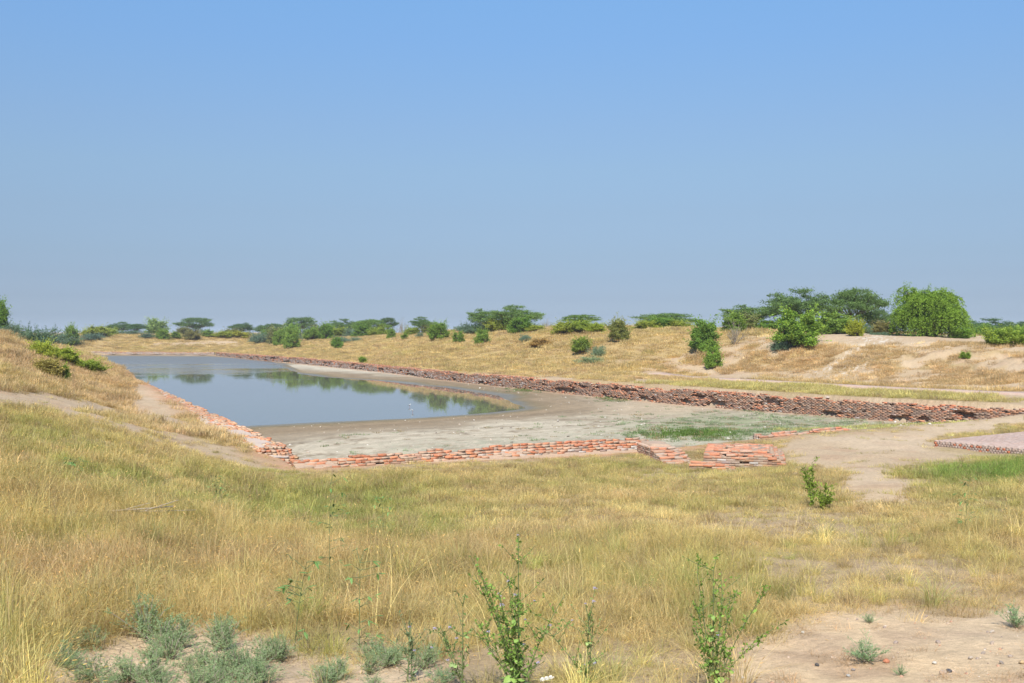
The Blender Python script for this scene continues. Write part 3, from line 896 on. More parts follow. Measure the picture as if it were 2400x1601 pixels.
def platform():
    r = root_at("brick_platform", 0, 0, 0, "low paved platform of pink bricks at the right edge beside green grass", "platform")
    zt = .27; lenE, lenG = 7.0, 12.0
    c, e, g = PLAT_C, PLAT_E, PLAT_G
    rr = np.random.default_rng(77)
    rows = []
    pl, pw = .25, .125
    ni, nj = int(lenG / pl), int(lenE / pw)
    for j in range(nj):
        for i in range(ni):
            a = (i + .5 + (j % 2) * .5) * pl; b = (j + .5) * pw
            p = c + g * a + e * b
            col = np.array([(.50, .365, .305), (.52, .385, .325), (.49, .345, .285), (.52, .40, .34)][rr.integers(4)]) * rr.uniform(.9, 1.1)
            rows.append((p[0], p[1], zt - .02 + rr.normal(0, .003), math.atan2(g[1], g[0]) + rr.normal(0, .01), pl - .006, pw - .006, .05, *col))
    # front courses
    nf = int(lenE / .13)
    for k in range(4):
        for j in range(nf):
            b = (j + .5 + (k % 2) * .5) * .13
            p = c + e * b - g * (.005 + rr.uniform(0, .012))
            hot = rr.random() < (.16 if k < 1 else .03) or j == 0
            col = np.array((.5, .15, .07) if hot else [(.42, .31, .26), (.44, .34, .29), (.40, .285, .235)][rr.integers(3)]) * rr.uniform(.85, 1.15)
            rows.append((p[0] + g[0] * .1, p[1] + g[1] * .1, zt - .045 - .052 - k * .088, math.atan2(e[1], e[0]), .1285, .2, .084, *col))
    R = np.array(rows)
    scr = np.hypot(R[:, 0], R[:, 1]); scr[ni * nj:] -= 5
    order = np.argsort(np.where((R[:, 0] / R[:, 1] < .5), scr, 1e3))
    for i in order[:300]:
        o = bpy.data.objects.new("brick", BMESH[i % 8]); COL.objects.link(o); o.parent = r
        o.location = R[i, :3]; o.rotation_euler = (0, 0, R[i, 3]); o.scale = R[i, 4:7]; o.color = (*R[i, 7:10], 1)
    ids = order[300:]
    ca, sa = np.cos(R[ids, 3])[:, None], np.sin(R[ids, 3])[:, None]
    P = BOX_V[None] * R[ids, None, 4:7]
    Q = np.stack([P[:, :, 0] * ca - P[:, :, 1] * sa + R[ids, 0:1], P[:, :, 0] * sa + P[:, :, 1] * ca + R[ids, 1:2], P[:, :, 2] + R[ids, 2:3]], -1)
    me = mesh_from("brickwork", Q.reshape(-1, 3), (BOX_F[None] + (np.arange(len(ids)) * 8)[:, None, None]).reshape(-1, 4))
    add_color(me, "tint", np.repeat(R[ids, 7:10], 8, 0))
    o = obj("brickwork", me, MAT["brickwork"], r); o["kind"] = "stuff"
    # bed of mortar under and between the bricks
    q = [c + g * .03 + e * .03, c + g * (lenG + .1) + e * .03, c + g * (lenG + .1) + e * lenE, c + g * .03 + e * lenE]
    V = [(p[0], p[1], z) for z in (-.5, zt - .012) for p in q]
    me = bpy.data.meshes.new("mortar_bed"); me.from_pydata(V, [], [[0, 1, 2, 3][::-1], [4, 5, 6, 7], [0, 1, 5, 4], [1, 2, 6, 5], [2, 3, 7, 6], [3, 0, 4, 7]])
    obj("mortar_bed", me, MAT["plaster"], r)


def terrace_path():
    us = np.linspace(-22, 54, 100)
    V = []
    for u in us:
        for v in (51.2, 51.25, 53.4, 53.45):
            X, Y = uv2w(u, v)
            zc = float(terrain(np.array([X]), np.array([Y]))[0][0]) if v in (51.25, 53.4) else None
            V.append([X, Y, zc])
    V = np.array(V, object)
    for i in range(len(us)):
        b = i * 4
        V[b + 1][2] += .10; V[b + 2][2] += .07
        V[b][2] = V[b + 1][2] - .3; V[b + 3][2] = V[b + 2][2] - .3
    V = V.astype(float)
    z = V[:, 2].reshape(-1, 4); k = np.ones(7) / 7
    for c in range(4): z[3:-3, c] = np.convolve(z[:, c], k, 'valid')
    V[:, 2] = z.ravel()
    q = []
    for i in range(len(us) - 1):
        for c in range(3):
            a = i * 4 + c; q.append([a, a + 1, a + 5, a + 4])
    me = mesh_from("path", V, np.array(q)[:, ::-1])
    o = obj("path", me, MAT["path_brick"]); o["kind"] = "structure"


walls()
platform()
terrace_path()

# ------------------------------------------------------------------ foliage meshes
def leaves_mesh(name, P, A, N, L, Wd, C):
    """rhombus leaves: P base, A axis, N side-ish vector"""
    A = A / (np.linalg.norm(A, axis=1, keepdims=True) + 1e-9)
    Sd = np.cross(A, N); Sd /= (np.linalg.norm(Sd, axis=1, keepdims=True) + 1e-9)
    L = np.asarray(L)[:, None]; Wd = np.asarray(Wd)[:, None]
    V = np.stack([P, P + A * L * .5 + Sd * Wd * .5, P + A * L, P + A * L * .5 - Sd * Wd * .5], 1).reshape(-1, 3)
    n = len(P)
    me = mesh_from(name, V, np.arange(n * 4).reshape(-1, 4))
    add_color(me, "tint", np.repeat(np.clip(C, 0, 1), 4, 0))
    me.materials.append(MAT["leaf"])
    return me


def tubes_mesh(name, paths, mat, sides=5):
    vs, fs = [], []; off = 0
    for pts, rad in paths:
        pts = np.asarray(pts, float); n = len(pts)
        d = np.gradient(pts, axis=0); d /= np.linalg.norm(d, axis=1, keepdims=True) + 1e-9
        ref = np.where(np.abs(d[:, 2:3]) > .9, np.array([[1., 0, 0]]), np.array([[0., 0, 1]]))
        a = np.cross(d, ref); a /= np.linalg.norm(a, axis=1, keepdims=True) + 1e-9
        b = np.cross(d, a)
        th = np.linspace(0, 2 * math.pi, sides, endpoint=False)
        ring = pts[:, None] + (a[:, None] * np.cos(th)[None, :, None] + b[:, None] * np.sin(th)[None, :, None]) * np.asarray(rad)[:, None, None]
        vs.append(ring.reshape(-1, 3))
        i = np.arange(n - 1)[:, None] * sides; j = np.arange(sides)[None]; j2 = (j + 1) % sides
        fs.append(np.stack([i + j, i + j2, i + sides + j2, i + sides + j], -1).reshape(-1, 4) + off)
        off += n * sides
    me = mesh_from(name, np.concatenate(vs), np.concatenate(fs), True)
    me.materials.append(mat)
    return me


def rv(r, n):
    v = r.normal(size=(n, 3)); return v / np.linalg.norm(v, axis=1, keepdims=True)


def bez(a, b, c, n):
    t = np.linspace(0, 1, n)[:, None]
    return (1 - t) ** 2 * np.asarray(a) + 2 * t * (1 - t) * np.asarray(b) + t * t * np.asarray(c)


def colvar(r, n, base, var=.18, yellow=.0, dark=None):
    C = np.asarray(base)[None] * (1 + r.normal(0, var, (n, 1)))
    if yellow: C = C + (r.random((n, 1)) < yellow) * np.array([[.12, .09, -.01]])
    return C


def umbrella(seed):
    """flat-topped thorn tree, 10 m wide, 5 m tall"""
    r = np.random.default_rng(seed)
    Ps, As, Cs, Ls = [], [], [], []; paths = []
    nst = r.integers(2, 5); forks = []
    for i in range(nst):
        th = r.uniform(0, 6.28); q = np.array([math.cos(th), math.sin(th), 0]) * r.uniform(.7, 1.6)
        top = q + [0, 0, r.uniform(1.7, 2.5)]
        p = bez([0.12 * math.cos(th), .12 * math.sin(th), -.3], q * .3 + [0, 0, 1.1], top, 7)
        paths.append((p, np.linspace(.2, .11, 7))); forks.append(top)
    npad = r.integers(34, 42)
    for i in range(npad):
        rad = 4.4 * math.sqrt((i + .5) / npad) * r.uniform(.9, 1.06); th = i * 2.4 + r.uniform(-.3, .3)
        zc = 2.75 + 1.9 * (1 - (rad / 5.0) ** 2) * r.choice([1, 1, 1, .45, .1]) + r.normal(0, .28)
        c = np.array([rad * math.cos(th), rad * math.sin(th) * .9, zc])
        f = forks[int(np.argmin([np.linalg.norm(fk[:2] - c[:2]) for fk in forks]))]
        paths.append((bez(f, (f + c) / 2 + [0, 0, -.15], c, 6), np.linspace(.075, .02, 6)))
        pr = r.uniform(.75, 1.35); n = int(330 * pr)
        # fine shoots inside each pad
        for s in range(7):
            a = r.uniform(0, 6.28); e = c + np.array([math.cos(a) * pr * 1.15, math.sin(a) * pr * 1.15, r.uniform(-.12, .34)])
            m = n // 9; t = r.random(m) ** .6
            P = c + (e - c) * t[:, None] + r.normal(0, .13, (m, 3)) * [1, 1, .5]
            Ps.append(P); As.append((e - c)[None] * .6 + rv(r, m)); Ls.append(r.uniform(.13, .3, m))
            Cs.append(colvar(r, m, np.array((.155, .225, .09)) * r.uniform(.8, 1.25), .2))
        m = n // 2
        d = r.normal(size=(m, 3)) * [pr * .5, pr * .5, .24]
        Ps.append(c + d); As.append(rv(r, m) * [1, 1, .4]); Ls.append(r.uniform(.13, .28, m)); Cs.append(colvar(r, m, (.145, .21, .085), .22))
    for i in range(11):
        rad = 3.4 * math.sqrt(r.random()); th = r.uniform(0, 6.28); c = np.array([rad * math.cos(th), rad * math.sin(th), r.uniform(1.0, 2.7)])
        f = forks[i % len(forks)]; paths.append((bez(f * [1, 1, .5], (f * [1, 1, .6] + c) / 2, c, 5), np.linspace(.05, .015, 5)))
        m = 190; Ps.append(c + r.normal(size=(m, 3)) * [.55, .55, .28]); As.append(rv(r, m) * [1, 1, .6]); Ls.append(r.uniform(.13, .28, m)); Cs.append(colvar(r, m, (.13, .185, .075), .22))
    P = np.concatenate(Ps); A = np.concatenate(As); L = np.concatenate(Ls)
    return leaves_mesh("crown", P, A, rv(r, len(P)) + [0, 0, .8], L, L * .42, np.concatenate(Cs)), tubes_mesh("trunk", paths, MAT["bark"])


def feathery(seed):
    """grey-green shrub of arching feathery stems, 6 m wide, 3 m tall"""
    r = np.random.default_rng(seed); Ps, As, Ls, Cs, paths = [], [], [], [], []
    for i in range(95):
        th = r.uniform(0, 6.28); el = r.uniform(.15, 1.25); ln = r.uniform(1.6, 3.3) * (1 - .2 * (el > 1))
        d = np.array([math.cos(th) * math.cos(el), math.sin(th) * math.cos(el), math.sin(el)])
        b = np.array([math.cos(th), math.sin(th), 0]) * r.uniform(0, .7)
        e = b + d * ln * [1.05, 1.05, .9]; e[2] = max(e[2] - r.uniform(0, .5), .15)
        p = bez(b, b + d * ln * .6 + [0, 0, .35], e, 9)
        if i < 40: paths.append((p, np.linspace(.035, .008, 9)))
        for j in range(10):
            k = r.uniform(.25, 1); q = p[int(k * 8)]
            e2 = q + (d * .5 + rv(r, 1)[0] * .8 + [0, 0, .1]) * r.uniform(.3, .75)
            m = 13; t = r.random(m)
            Ps.append(q + (e2 - q) * t[:, None] + r.normal(0, .035, (m, 3))); As.append((e2 - q)[None] + rv(r, m) * .6); Ls.append(r.uniform(.1, .24, m))
            Cs.append(colvar(r, m, np.array((.19, .25, .165)) * r.uniform(.75, 1.3), .15))
    P = np.concatenate(Ps); A = np.concatenate(As); L = np.concatenate(Ls)
    return leaves_mesh("crown", P, A, rv(r, len(P)), L, L * .3, np.concatenate(Cs)), tubes_mesh("trunk", paths, MAT["bark"], 4)


def roundbush(seed, base=(.205, .30, .065), yellow=.06, tall=1.0, n_lobes=58):
    """leafy bush, 4 m wide, 4 m tall"""
    r = np.random.default_rng(seed); Ps, As, Ls, Cs, paths = [], [], [], [], []
    ph = r.uniform(0, 50)
    for i in range(n_lobes):
        hz = r.uniform(.06, 1) ** .9; th = r.uniform(0, 6.28)
        R = 1.55 * math.sqrt(max(0, 1 - (hz * .93) ** 2)) * (.62 + .7 * float(vnoise(np.array(ph + 1.3 * math.cos(th)), np.array(ph + 1.3 * math.sin(th)), seed)))
        hmax = 2.35 + 1.3 * float(vnoise(np.array(ph + .9 * math.cos(th) + 9), np.array(ph + .9 * math.sin(th)), seed + 1))
        rr_ = r.uniform(.25, 1) ** .6
        c = np.array([R * math.cos(th) * rr_, R * math.sin(th) * rr_, .22 + hz * hmax * tall])
        d = np.array([math.cos(th), math.sin(th), hz]); d /= np.linalg.norm(d)
        lr = r.uniform(.24, .52)
        paths.append((bez([r.normal(0, .15), r.normal(0, .15), -.2], [c[0] * .4, c[1] * .4, c[2] * .6], c, 6), np.linspace(.06, .012, 6)))
        m = int(190 * lr / .45)
        dd = rv(r, m); P = c + dd * lr * r.uniform(.55, 1.05, (m, 1)) * [1, 1, .85]
        tone = np.asarray(base) * r.uniform(.8, 1.25)
        Ps.append(P); As.append(dd * .7 + rv(r, m) + [0, 0, -.15]); Ls.append(r.uniform(.13, .27, m)); Cs.append(colvar(r, m, tone, .2, yellow))
        for s in range(3):
            e = c + (d + rv(r, 1)[0] * .7 + [0, 0, .5]) * r.uniform(.45, 1.0)
            m = 16; t = r.random(m)
            Ps.append(c + (e - c) * t[:, None] + r.normal(0, .05, (m, 3))); As.append((e - c)[None] * .6 + rv(r, m)); Ls.append(r.uniform(.12, .24, m)); Cs.append(colvar(r, m, tone * 1.1, .2, yellow))
    P = np.concatenate(Ps); A = np.concatenate(As); L = np.concatenate(Ls)
    P[:, 2] = np.maximum(P[:, 2], .03)
    return leaves_mesh("crown", P, A, rv(r, len(P)), L, L * .5, np.concatenate(Cs)), tubes_mesh("trunk", paths, MAT["bark"], 4)


def weeping(seed):
    """dense tree with hanging strands, 9 m wide, 7 m tall"""
    r = np.random.default_rng(seed); Ps, As, Ls, Cs, paths = [], [], [], [], []
    lobes = []
    for i in range(54):
        th = i * 2.4 + r.uniform(-.3, .3); hz = r.uniform(.0, 1)
        R = 3.3 * (1 - .2 * hz ** 4) * r.uniform(.3, 1) ** .4
        c = np.array([R * math.cos(th), R * math.sin(th) * .85, 1.5 + 4.2 * hz + r.normal(0, .25)])
        lobes.append((c, r.uniform(.75, 1.25)))
        paths.append((bez([r.normal(0, .4), r.normal(0, .4), -.3], [c[0] * .25, c[1] * .25, c[2] * .7], c, 7), np.linspace(.2, .03, 7)))
    for c, lr in lobes:
        ns = int(26 * lr)
        tone = np.array((.20, .305, .045)) * r.uniform(.82, 1.2)
        for s in range(ns):
            d = rv(r, 1)[0]; d[2] = abs(d[2]) * .9 + .05
            st = c + d * lr * .7
            drop = max(.3, min(r.uniform(1.0, 3.0) * (1.2 - .5 * d[2]), st[2] - .1))
            out = np.array([d[0], d[1], 0]) * r.uniform(.35, .9)
            p = bez(st, st + out + [0, 0, .35], st + out * 1.25 + [0, 0, -drop], 12)
            m = int(14 + drop * 17); t = r.random(m); k = (t * 10.99).astype(int); fr = t * 10.99 - k
            P = p[k] * (1 - fr[:, None]) + p[k + 1] * fr[:, None] + r.normal(0, .065, (m, 3))
            tan = p[k + 1] - p[k]
            Ps.append(P); As.append(tan / (np.linalg.norm(tan, axis=1, keepdims=True) + 1e-6) * .9 + rv(r, m) * .75); Ls.append(r.uniform(.13, .27, m)); Cs.append(colvar(r, m, tone * r.uniform(.85, 1.15), .16))
        for s in range(5 if c[2] > 4.2 else 0):
            e = c + np.array([r.normal(0, .4), r.normal(0, .4), lr * r.uniform(.9, 1.7)])
            m = 34; t = r.random(m)
            Ps.append(c + (e - c) * t[:, None] + r.normal(0, .08, (m, 3))); As.append(rv(r, m) + [0, 0, -.3]); Ls.append(r.uniform(.12, .24, m)); Cs.append(colvar(r, m, tone * 1.1, .16))
    P = np.concatenate(Ps); A = np.concatenate(As); L = np.concatenate(Ls)
    k = P[:, 2] > .1
    P, A, L, C = P[k], A[k], L[k], np.concatenate(Cs)[k]
    return leaves_mesh("crown", P, A, rv(r, len(P)), L, L * .36, C), tubes_mesh("trunk", paths, MAT["bark"])


def twiggy(seed, leaf=0):
    """nearly leafless shrub, 3 m wide, 3 m tall"""
    r = np.random.default_rng(seed); paths = []; Ps = []
    for i in range(15):
        th = r.uniform(0, 6.28); el = r.uniform(.5, 1.4); ln = r.uniform(1.8, 3)
        d = np.array([math.cos(th) * math.cos(el), math.sin(th) * math.cos(el), math.sin(el)])
        p = bez([0, 0, -.1], d * ln * .5 + rv(r, 1)[0] * .2, d * ln + rv(r, 1)[0] * .3, 8)
        paths.append((p, np.linspace(.05, .014, 8)))
        for j in range(9):
            q = p[r.integers(2, 8)]; e = q + (d + rv(r, 1)[0] * .9 + [0, 0, .2]) * r.uniform(.3, .9)
            paths.append((bez(q, (q + e) / 2 + rv(r, 1)[0] * .08, e, 4), np.linspace(.022, .008, 4)))
            Ps.append(e + r.normal(0, .12, (12, 3)))
    P = np.concatenate(Ps); n = len(P); L = r.uniform(.06, .13, n)
    return leaves_mesh("crown", P, rv(r, n), rv(r, n), L, L * .35, colvar(r, n, (.19, .2, .14), .2)), tubes_mesh("trunk", paths, MAT["dry_twig"], 4)


KIND = {
    'umbrella': ([umbrella(200 + i) for i in range(4)], 10.0, 4.9),
    'feathery': ([feathery(220 + i) for i in range(3)], 6.0, 3.0),
    'bush': ([roundbush(240 + i) for i in range(4)], 4.0, 3.7),
    'yellowbush': ([roundbush(260 + i, (.28, .32, .065), .25, .8) for i in range(2)], 4.0, 3.3),
    'olivebush': ([roundbush(270 + i, (.25, .235, .10), .05, .8) for i in range(2)], 4.0, 3.3),
    'weeping': ([weeping(280)], 9.0, 6.9),
    'twiggy': ([twiggy(290)], 3.2, 2.9),
    'vine': ([roundbush(300, (.235, .25, .08), .12, 1.0)], 3.9, 3.9),
}
TREE_N = [0]


def zat(x, y):
    return float(terrain(np.array([x]), np.array([y]))[0][0])


def plant(kind, px, D, top, wpx, label, name=None, cat=None, group=None, col=(1, 1, 1), sink=.1, rot=None, var=None, by=None):
    ms, w0, h0 = KIND[kind]
    i = TREE_N[0]; TREE_N[0] += 1
    cr, tr = ms[(i if var is None else var) % len(ms)]
    if by is not None:
        DD = np.arange(42 if px < 320 else 60, 430, .5); XX = (px - CX) / F * DD
        ZZ, kk, _ = terrain(XX, DD); yy = HZ + F * (EYE - ZZ) / DD
        hit = np.nonzero((yy <= by) & (kk > 1.2))[0]
        if len(hit): D = float(DD[hit[0]])
    X = (px - CX) / F * D; z = zat(X, D) - sink
    ztop = EYE - (top - HZ) * D / F
    w = wpx * D / F * {'umbrella': 1.22, 'bush': 1.12, 'yellowbush': 1.2, 'olivebush': 1.15, 'feathery': 1.15}.get(kind, 1)
    h = max(ztop - z, .3)
    nm = name or {'umbrella': 'thorn_tree', 'weeping': 'weeping_tree', 'feathery': 'feathery_shrub', 'twiggy': 'bare_shrub', 'vine': 'creeper_covered_stump'}.get(kind, 'leafy_bush')
    ct = cat or {'umbrella': 'tree', 'weeping': 'tree', 'vine': 'tree stump'}.get(kind, 'shrub' if kind in ('feathery', 'twiggy') else 'bush')
    gp = group if group is not None else {'umbrella': 'flat topped trees on the skyline', 'feathery': 'grey green feathery shrubs', 'bush': 'green bushes on the banks', 'yellowbush': 'yellow green bushes on the banks', 'olivebush': 'olive bushes on the banks'}.get(kind)
    o = bpy.data.objects.new(nm, None); COL.objects.link(o)
    o.location = (X, D, z); o.rotation_euler = (0, 0, random.uniform(0, 6.28) if rot is None else rot)
    o.scale = (w / w0, w / w0, h / h0)
    tag(o, label, ct, gp)
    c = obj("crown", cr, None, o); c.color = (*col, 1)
    obj("trunk", tr, None, o)
    return o


def trees():
    U, FE, B, YB, OB = 'umbrella', 'feathery', 'bush', 'yellowbush', 'olivebush'
    p = plant
    # left bank
    p(B, -8, 150, 711, 58, "dark rounded tree cut off by the left edge of the photo", "round_tree", "tree", "", (.75, .85, .8))
    p(FE, 15, 118, 748, 90, "blue-green shrub at the left edge below the dark rounded tree", col=(.9, .95, 1))
    p(FE, 82, 112, 748, 105, "big grey-green feathery shrub on top of the left bank", col=(.85, .95, .95), by=812)
    p(FE, 132, 108, 768, 95, "grey-green feathery shrub lowest on the left bank, leaning to the water", col=(.85, .95, .95), by=806)
    p(B, 168, 300, 766, 36, "small green bush far off, just right of the left bank's shrubs")
    p(YB, 100, 84, 793, 56, "yellow-green leafy bush standing highest of the creepers on the left slope", var=0, col=(1.15, 1.15, 1), by=842)
    p(YB, 146, 80, 812, 74, "spreading yellow-green creeper in the middle of the left slope", "creeper_bush", var=1, col=(1.1, 1.15, 1), by=852)
    p(YB, 206, 82, 838, 74, "low green creeper nearest the water on the left slope", "creeper_bush", col=(.85, .95, .9), var=0, by=872)
    p(OB, 112, 70, 838, 78, "half dry creeper mound with tan stems on the left slope", "creeper_bush", col=(1.45, 1.3, 1.0), by=884)
    p(B, 148, 66, 858, 38, "dark green leafy clump hanging lowest on the left slope", "creeper_bush", col=(1, 1, .8), by=896)
    # skyline over the far end, left to right
    p(FE, 216, 318, 775, 56, "blue-grey shrub low on the far bank, leftmost there", col=(.8, .9, 1.05), by=797)
    p(YB, 226, 335, 763, 62, "light green bush rising behind the leftmost blue-grey shrub", by=788)
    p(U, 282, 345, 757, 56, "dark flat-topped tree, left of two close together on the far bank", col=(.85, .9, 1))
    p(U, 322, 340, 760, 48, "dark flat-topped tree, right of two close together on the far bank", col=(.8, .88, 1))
    p(B, 366, 380, 747, 54, "pale grey-green rounded tree standing tall behind the far bank", "round_tree", "tree", "", (1.25, 1.15, 1.9))
    p(FE, 345, 330, 775, 40, "dark shrub at the foot of the pale rounded tree", col=(.75, .8, .85), by=792)
    p(B, 383, 322, 774, 38, "bright green bush right of the pale rounded tree", by=796)
    p(B, 412, 322, 779, 30, "small bright green bush under the left of the lone flat-topped tree", by=794)
    p(U, 455, 356, 745, 78, "lone flat-topped tree reflected in the middle of the water", col=(.9, .95, 1), sink=.3)
    p(OB, 452, 322, 773, 40, "olive bush in front of the lone flat-topped tree", by=796)
    p(B, 488, 330, 775, 30, "green bush at the right foot of the lone flat-topped tree", by=790)
    p(YB, 525, 320, 774, 42, "yellow-green bush under the small dark flat-topped tree", var=0, by=791)
    p(YB, 562, 318, 776, 46, "yellowest bush of the far bank, right of another yellow-green one", var=1, col=(1.2, 1.05, .8), by=791)
    p(U, 566, 352, 757, 60, "small dark flat-topped tree above the yellow bushes", col=(.8, .85, 1))
    p(FE, 598, 290, 782, 30, "small blue-grey shrub at the right end of the yellow bushes", col=(.8, .9, 1.05), by=801)
    p(U, 638, 330, 760, 74, "low wide flat-topped tree left of a taller domed one", col=(.9, .95, 1))
    p(U, 706, 335, 744, 78, "domed flat-topped tree, tallest along the middle of the right bank's far half", col=(.95, 1, 1))
    p(B, 624, 275, 772, 32, "green bush leftmost of the row on the far half of the right bank", by=802)
    p(B, 652, 262, 776, 30, "green bush second from the left in the row on the right bank's far half", by=812)
    p(B, 684, 250, 772, 44, "green bush hanging lowest in the row on the right bank's far half", by=817)
    p(B, 731, 245, 767, 42, "dense round green bush below the domed flat-topped tree", by=798)
    p(B, 765, 238, 758, 36, "upright dark green bush right of the dense round one", col=(.8, .9, .8), by=797)
    p(U, 805, 300, 751, 62, "flat-topped tree behind the upright dark green bush", col=(.9, .95, 1))
    p(U, 868, 270, 750, 74, "broad green flat-topped tree left of a small dark leaning one", col=(1.15, 1.2, .8))
    p(U, 912, 285, 745, 38, "small dark leaning tree beside the broad green one", col=(.75, .8, .9))
    p('twiggy', 945, 260, 755, 24, "thin grey shrub alone on the skyline", col=(1, 1, 1))
    p(U, 990, 240, 746, 52, "half-bare flat-topped tree left of the tall green bush", col=(.95, 1, .9))
    p(FE, 800, 205, 782, 42, "blue-grey shrub behind a dark bush halfway down the right bank", col=(.85, .95, 1.1), by=806)
    p(B, 790, 198, 790, 30, "small dark green bush halfway down the right bank", col=(.8, .9, .8), by=818)
    p(FE, 834, 205, 785, 30, "pale grey wispy shrub right of the small dark bush", col=(1.25, 1.2, 1.2), by=801)
    p(B, 917, 195, 772, 22, "small green bush alone in tawny grass on the right bank's crest", by=793)
    p(B, 948, 192, 783, 20, "tiny low green bush beside the one on the crest", col=(1, 1, .9), by=796)
    p(FE, 984, 192, 775, 22, "tiny grey shrub left of the tall green bush", col=(1.1, 1.1, 1.1), by=791)
    p(B, 1026, 178, 756, 52, "tall green bush with a dark right side on the right bank", col=(.9, .95, .85), by=798)
    p(B, 1074, 170, 779, 30, "small round green bush between two larger bushes on the bank", by=803)
    p(B, 1130, 165, 774, 42, "bright green bush with a ragged right edge on the bank", by=808)
    p(FE, 1112, 190, 749, 78, "wide blue-grey feathery shrub under the tall sparse trees", col=(.85, .95, 1), by=781)
    p(U, 1140, 200, 725, 80, "sparse flat-topped tree, left of a tall pair in mid picture", col=(1.1, 1.15, .9), sink=.4)
    p(U, 1212, 195, 721, 112, "sparse wide flat-topped tree, right of a tall pair in mid picture", col=(1.1, 1.15, .9), sink=.4)
    p(YB, 1178, 176, 742, 70, "light green bush under the tall sparse pair", by=778)
    p(YB, 1258, 178, 760, 40, "low yellow-green bush right of the tall sparse pair", by=777)
    p('twiggy', 1284, 185, 752, 30, "bare grey shrub at the right foot of the sparse pair")
    p(FE, 1232, 148, 778, 30, "small grey-green shrub alone in tawny grass on the slope", col=(1, 1.05, 1.1), by=800)
    p(OB, 1268, 148, 793, 56, "dry brown shrub in tawny grass on the slope", "dry_shrub", "shrub", "", (1.5, 1.05, .9), by=812)
    p(U, 1362, 175, 738, 84, "flat-topped tree left of the creeper-covered stump", col=(1.15, 1.2, .8))
    p(YB, 1322, 163, 752, 54, "yellow-green bush at the left foot of the tree by the stump")
    p(YB, 1398, 161, 754, 46, "yellow-green bush at the right foot of the tree by the stump", col=(1, 1.05, .8))
    p('vine', 1447, 143, 748, 66, "tall stump smothered in brown and green creepers", rot=.2, by=800)
    p(B, 1362, 132, 790, 52, "green bush with dry top left below the creeper-covered stump", col=(1.05, .95, .9), by=828)
    p(FE, 1400, 128, 800, 44, "grey-green wispy shrub right of the dry-topped bush", col=(1.15, 1.15, 1.05), by=836)
    p(FE, 1385, 120, 828, 66, "thin pale shrub low on the slope below the stump", col=(1.5, 1.4, 1.2), by=852)
    p(U, 1565, 175, 736, 132, "very wide low flat-topped tree on the crest right of the stump", col=(1.05, 1.1, .9))
    p(YB, 1520, 160, 748, 66, "yellow-green bush under the left half of the very wide tree")
    p(YB, 1590, 160, 750, 62, "yellow-green bush under the right half of the very wide tree")
    p(B, 1652, 108, 755, 76, "dense dark green bush halfway up the slope, above a small bright one", col=(.85, .95, .85), by=824)
    p(B, 1671, 98, 815, 46, "small bright green bush at the foot of the slope on bare sand", col=(1, 1.05, .9), by=862)
    p('twiggy', 1722, 112, 762, 50, "bare grey shrub right of the dense dark green bush", by=808)
    p(U, 1765, 150, 716, 132, "flat-topped tree left of the tallest trees on the right", col=(1.05, 1.1, .85))
    p(B, 1720, 135, 738, 60, "green bush under the flat-topped tree left of the tallest trees", col=(1, 1, .9))
    p(U, 1874, 140, 685, 148, "tallest dark flat-topped tree, left of the two high on the right", col=(.95, 1, .9), sink=.3, var=0)
    p(U, 2008, 138, 681, 128, "tall airy flat-topped tree, right of the two high on the right", col=(1.0, 1.05, .85), sink=.3, var=1)
    p(U, 2050, 142, 722, 72, "low sparse tree between the tall airy tree and the weeping tree", col=(.95, 1, .95))
    p(B, 1868, 112, 733, 108, "large bright green bush below the tallest flat-topped tree", col=(1.05, 1.1, .85), by=812)
    p(B, 1955, 122, 735, 98, "wide green bush right of the large bright green one", by=782)
    p(YB, 2006, 118, 745, 40, "yellow flowered bush below the tall airy tree", col=(1.05, 1.0, .75))
    p(FE, 2058, 122, 775, 56, "grey-green low shrub left of the weeping tree", col=(.85, .95, .95))
    p(OB, 2072, 126, 752, 60, "brownish olive bush tucked against the weeping tree", col=(1, .95, .9))
    p(FE, 1828, 106, 788, 44, "dark low shrub at the left foot of the large bright bush", col=(.7, .8, .75), by=825)
    p('weeping', 2178, 122, 668, 212, "big dense bright green tree with hanging strands on the right mound", sink=.3)
    p(B, 2253, 119, 768, 52, "round green bush touching the right side of the weeping tree", col=(1, 1.1, .8))
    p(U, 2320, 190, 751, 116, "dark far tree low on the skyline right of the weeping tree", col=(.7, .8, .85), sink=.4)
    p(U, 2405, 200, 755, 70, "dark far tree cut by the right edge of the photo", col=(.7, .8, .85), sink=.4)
    p(YB, 2350, 122, 762, 86, "yellow-green bush at the right end of the mound", col=(.85, 1, .9), by=811)
    p(B, 2412, 120, 768, 66, "green bush cut off at the right edge of the photo", by=811)
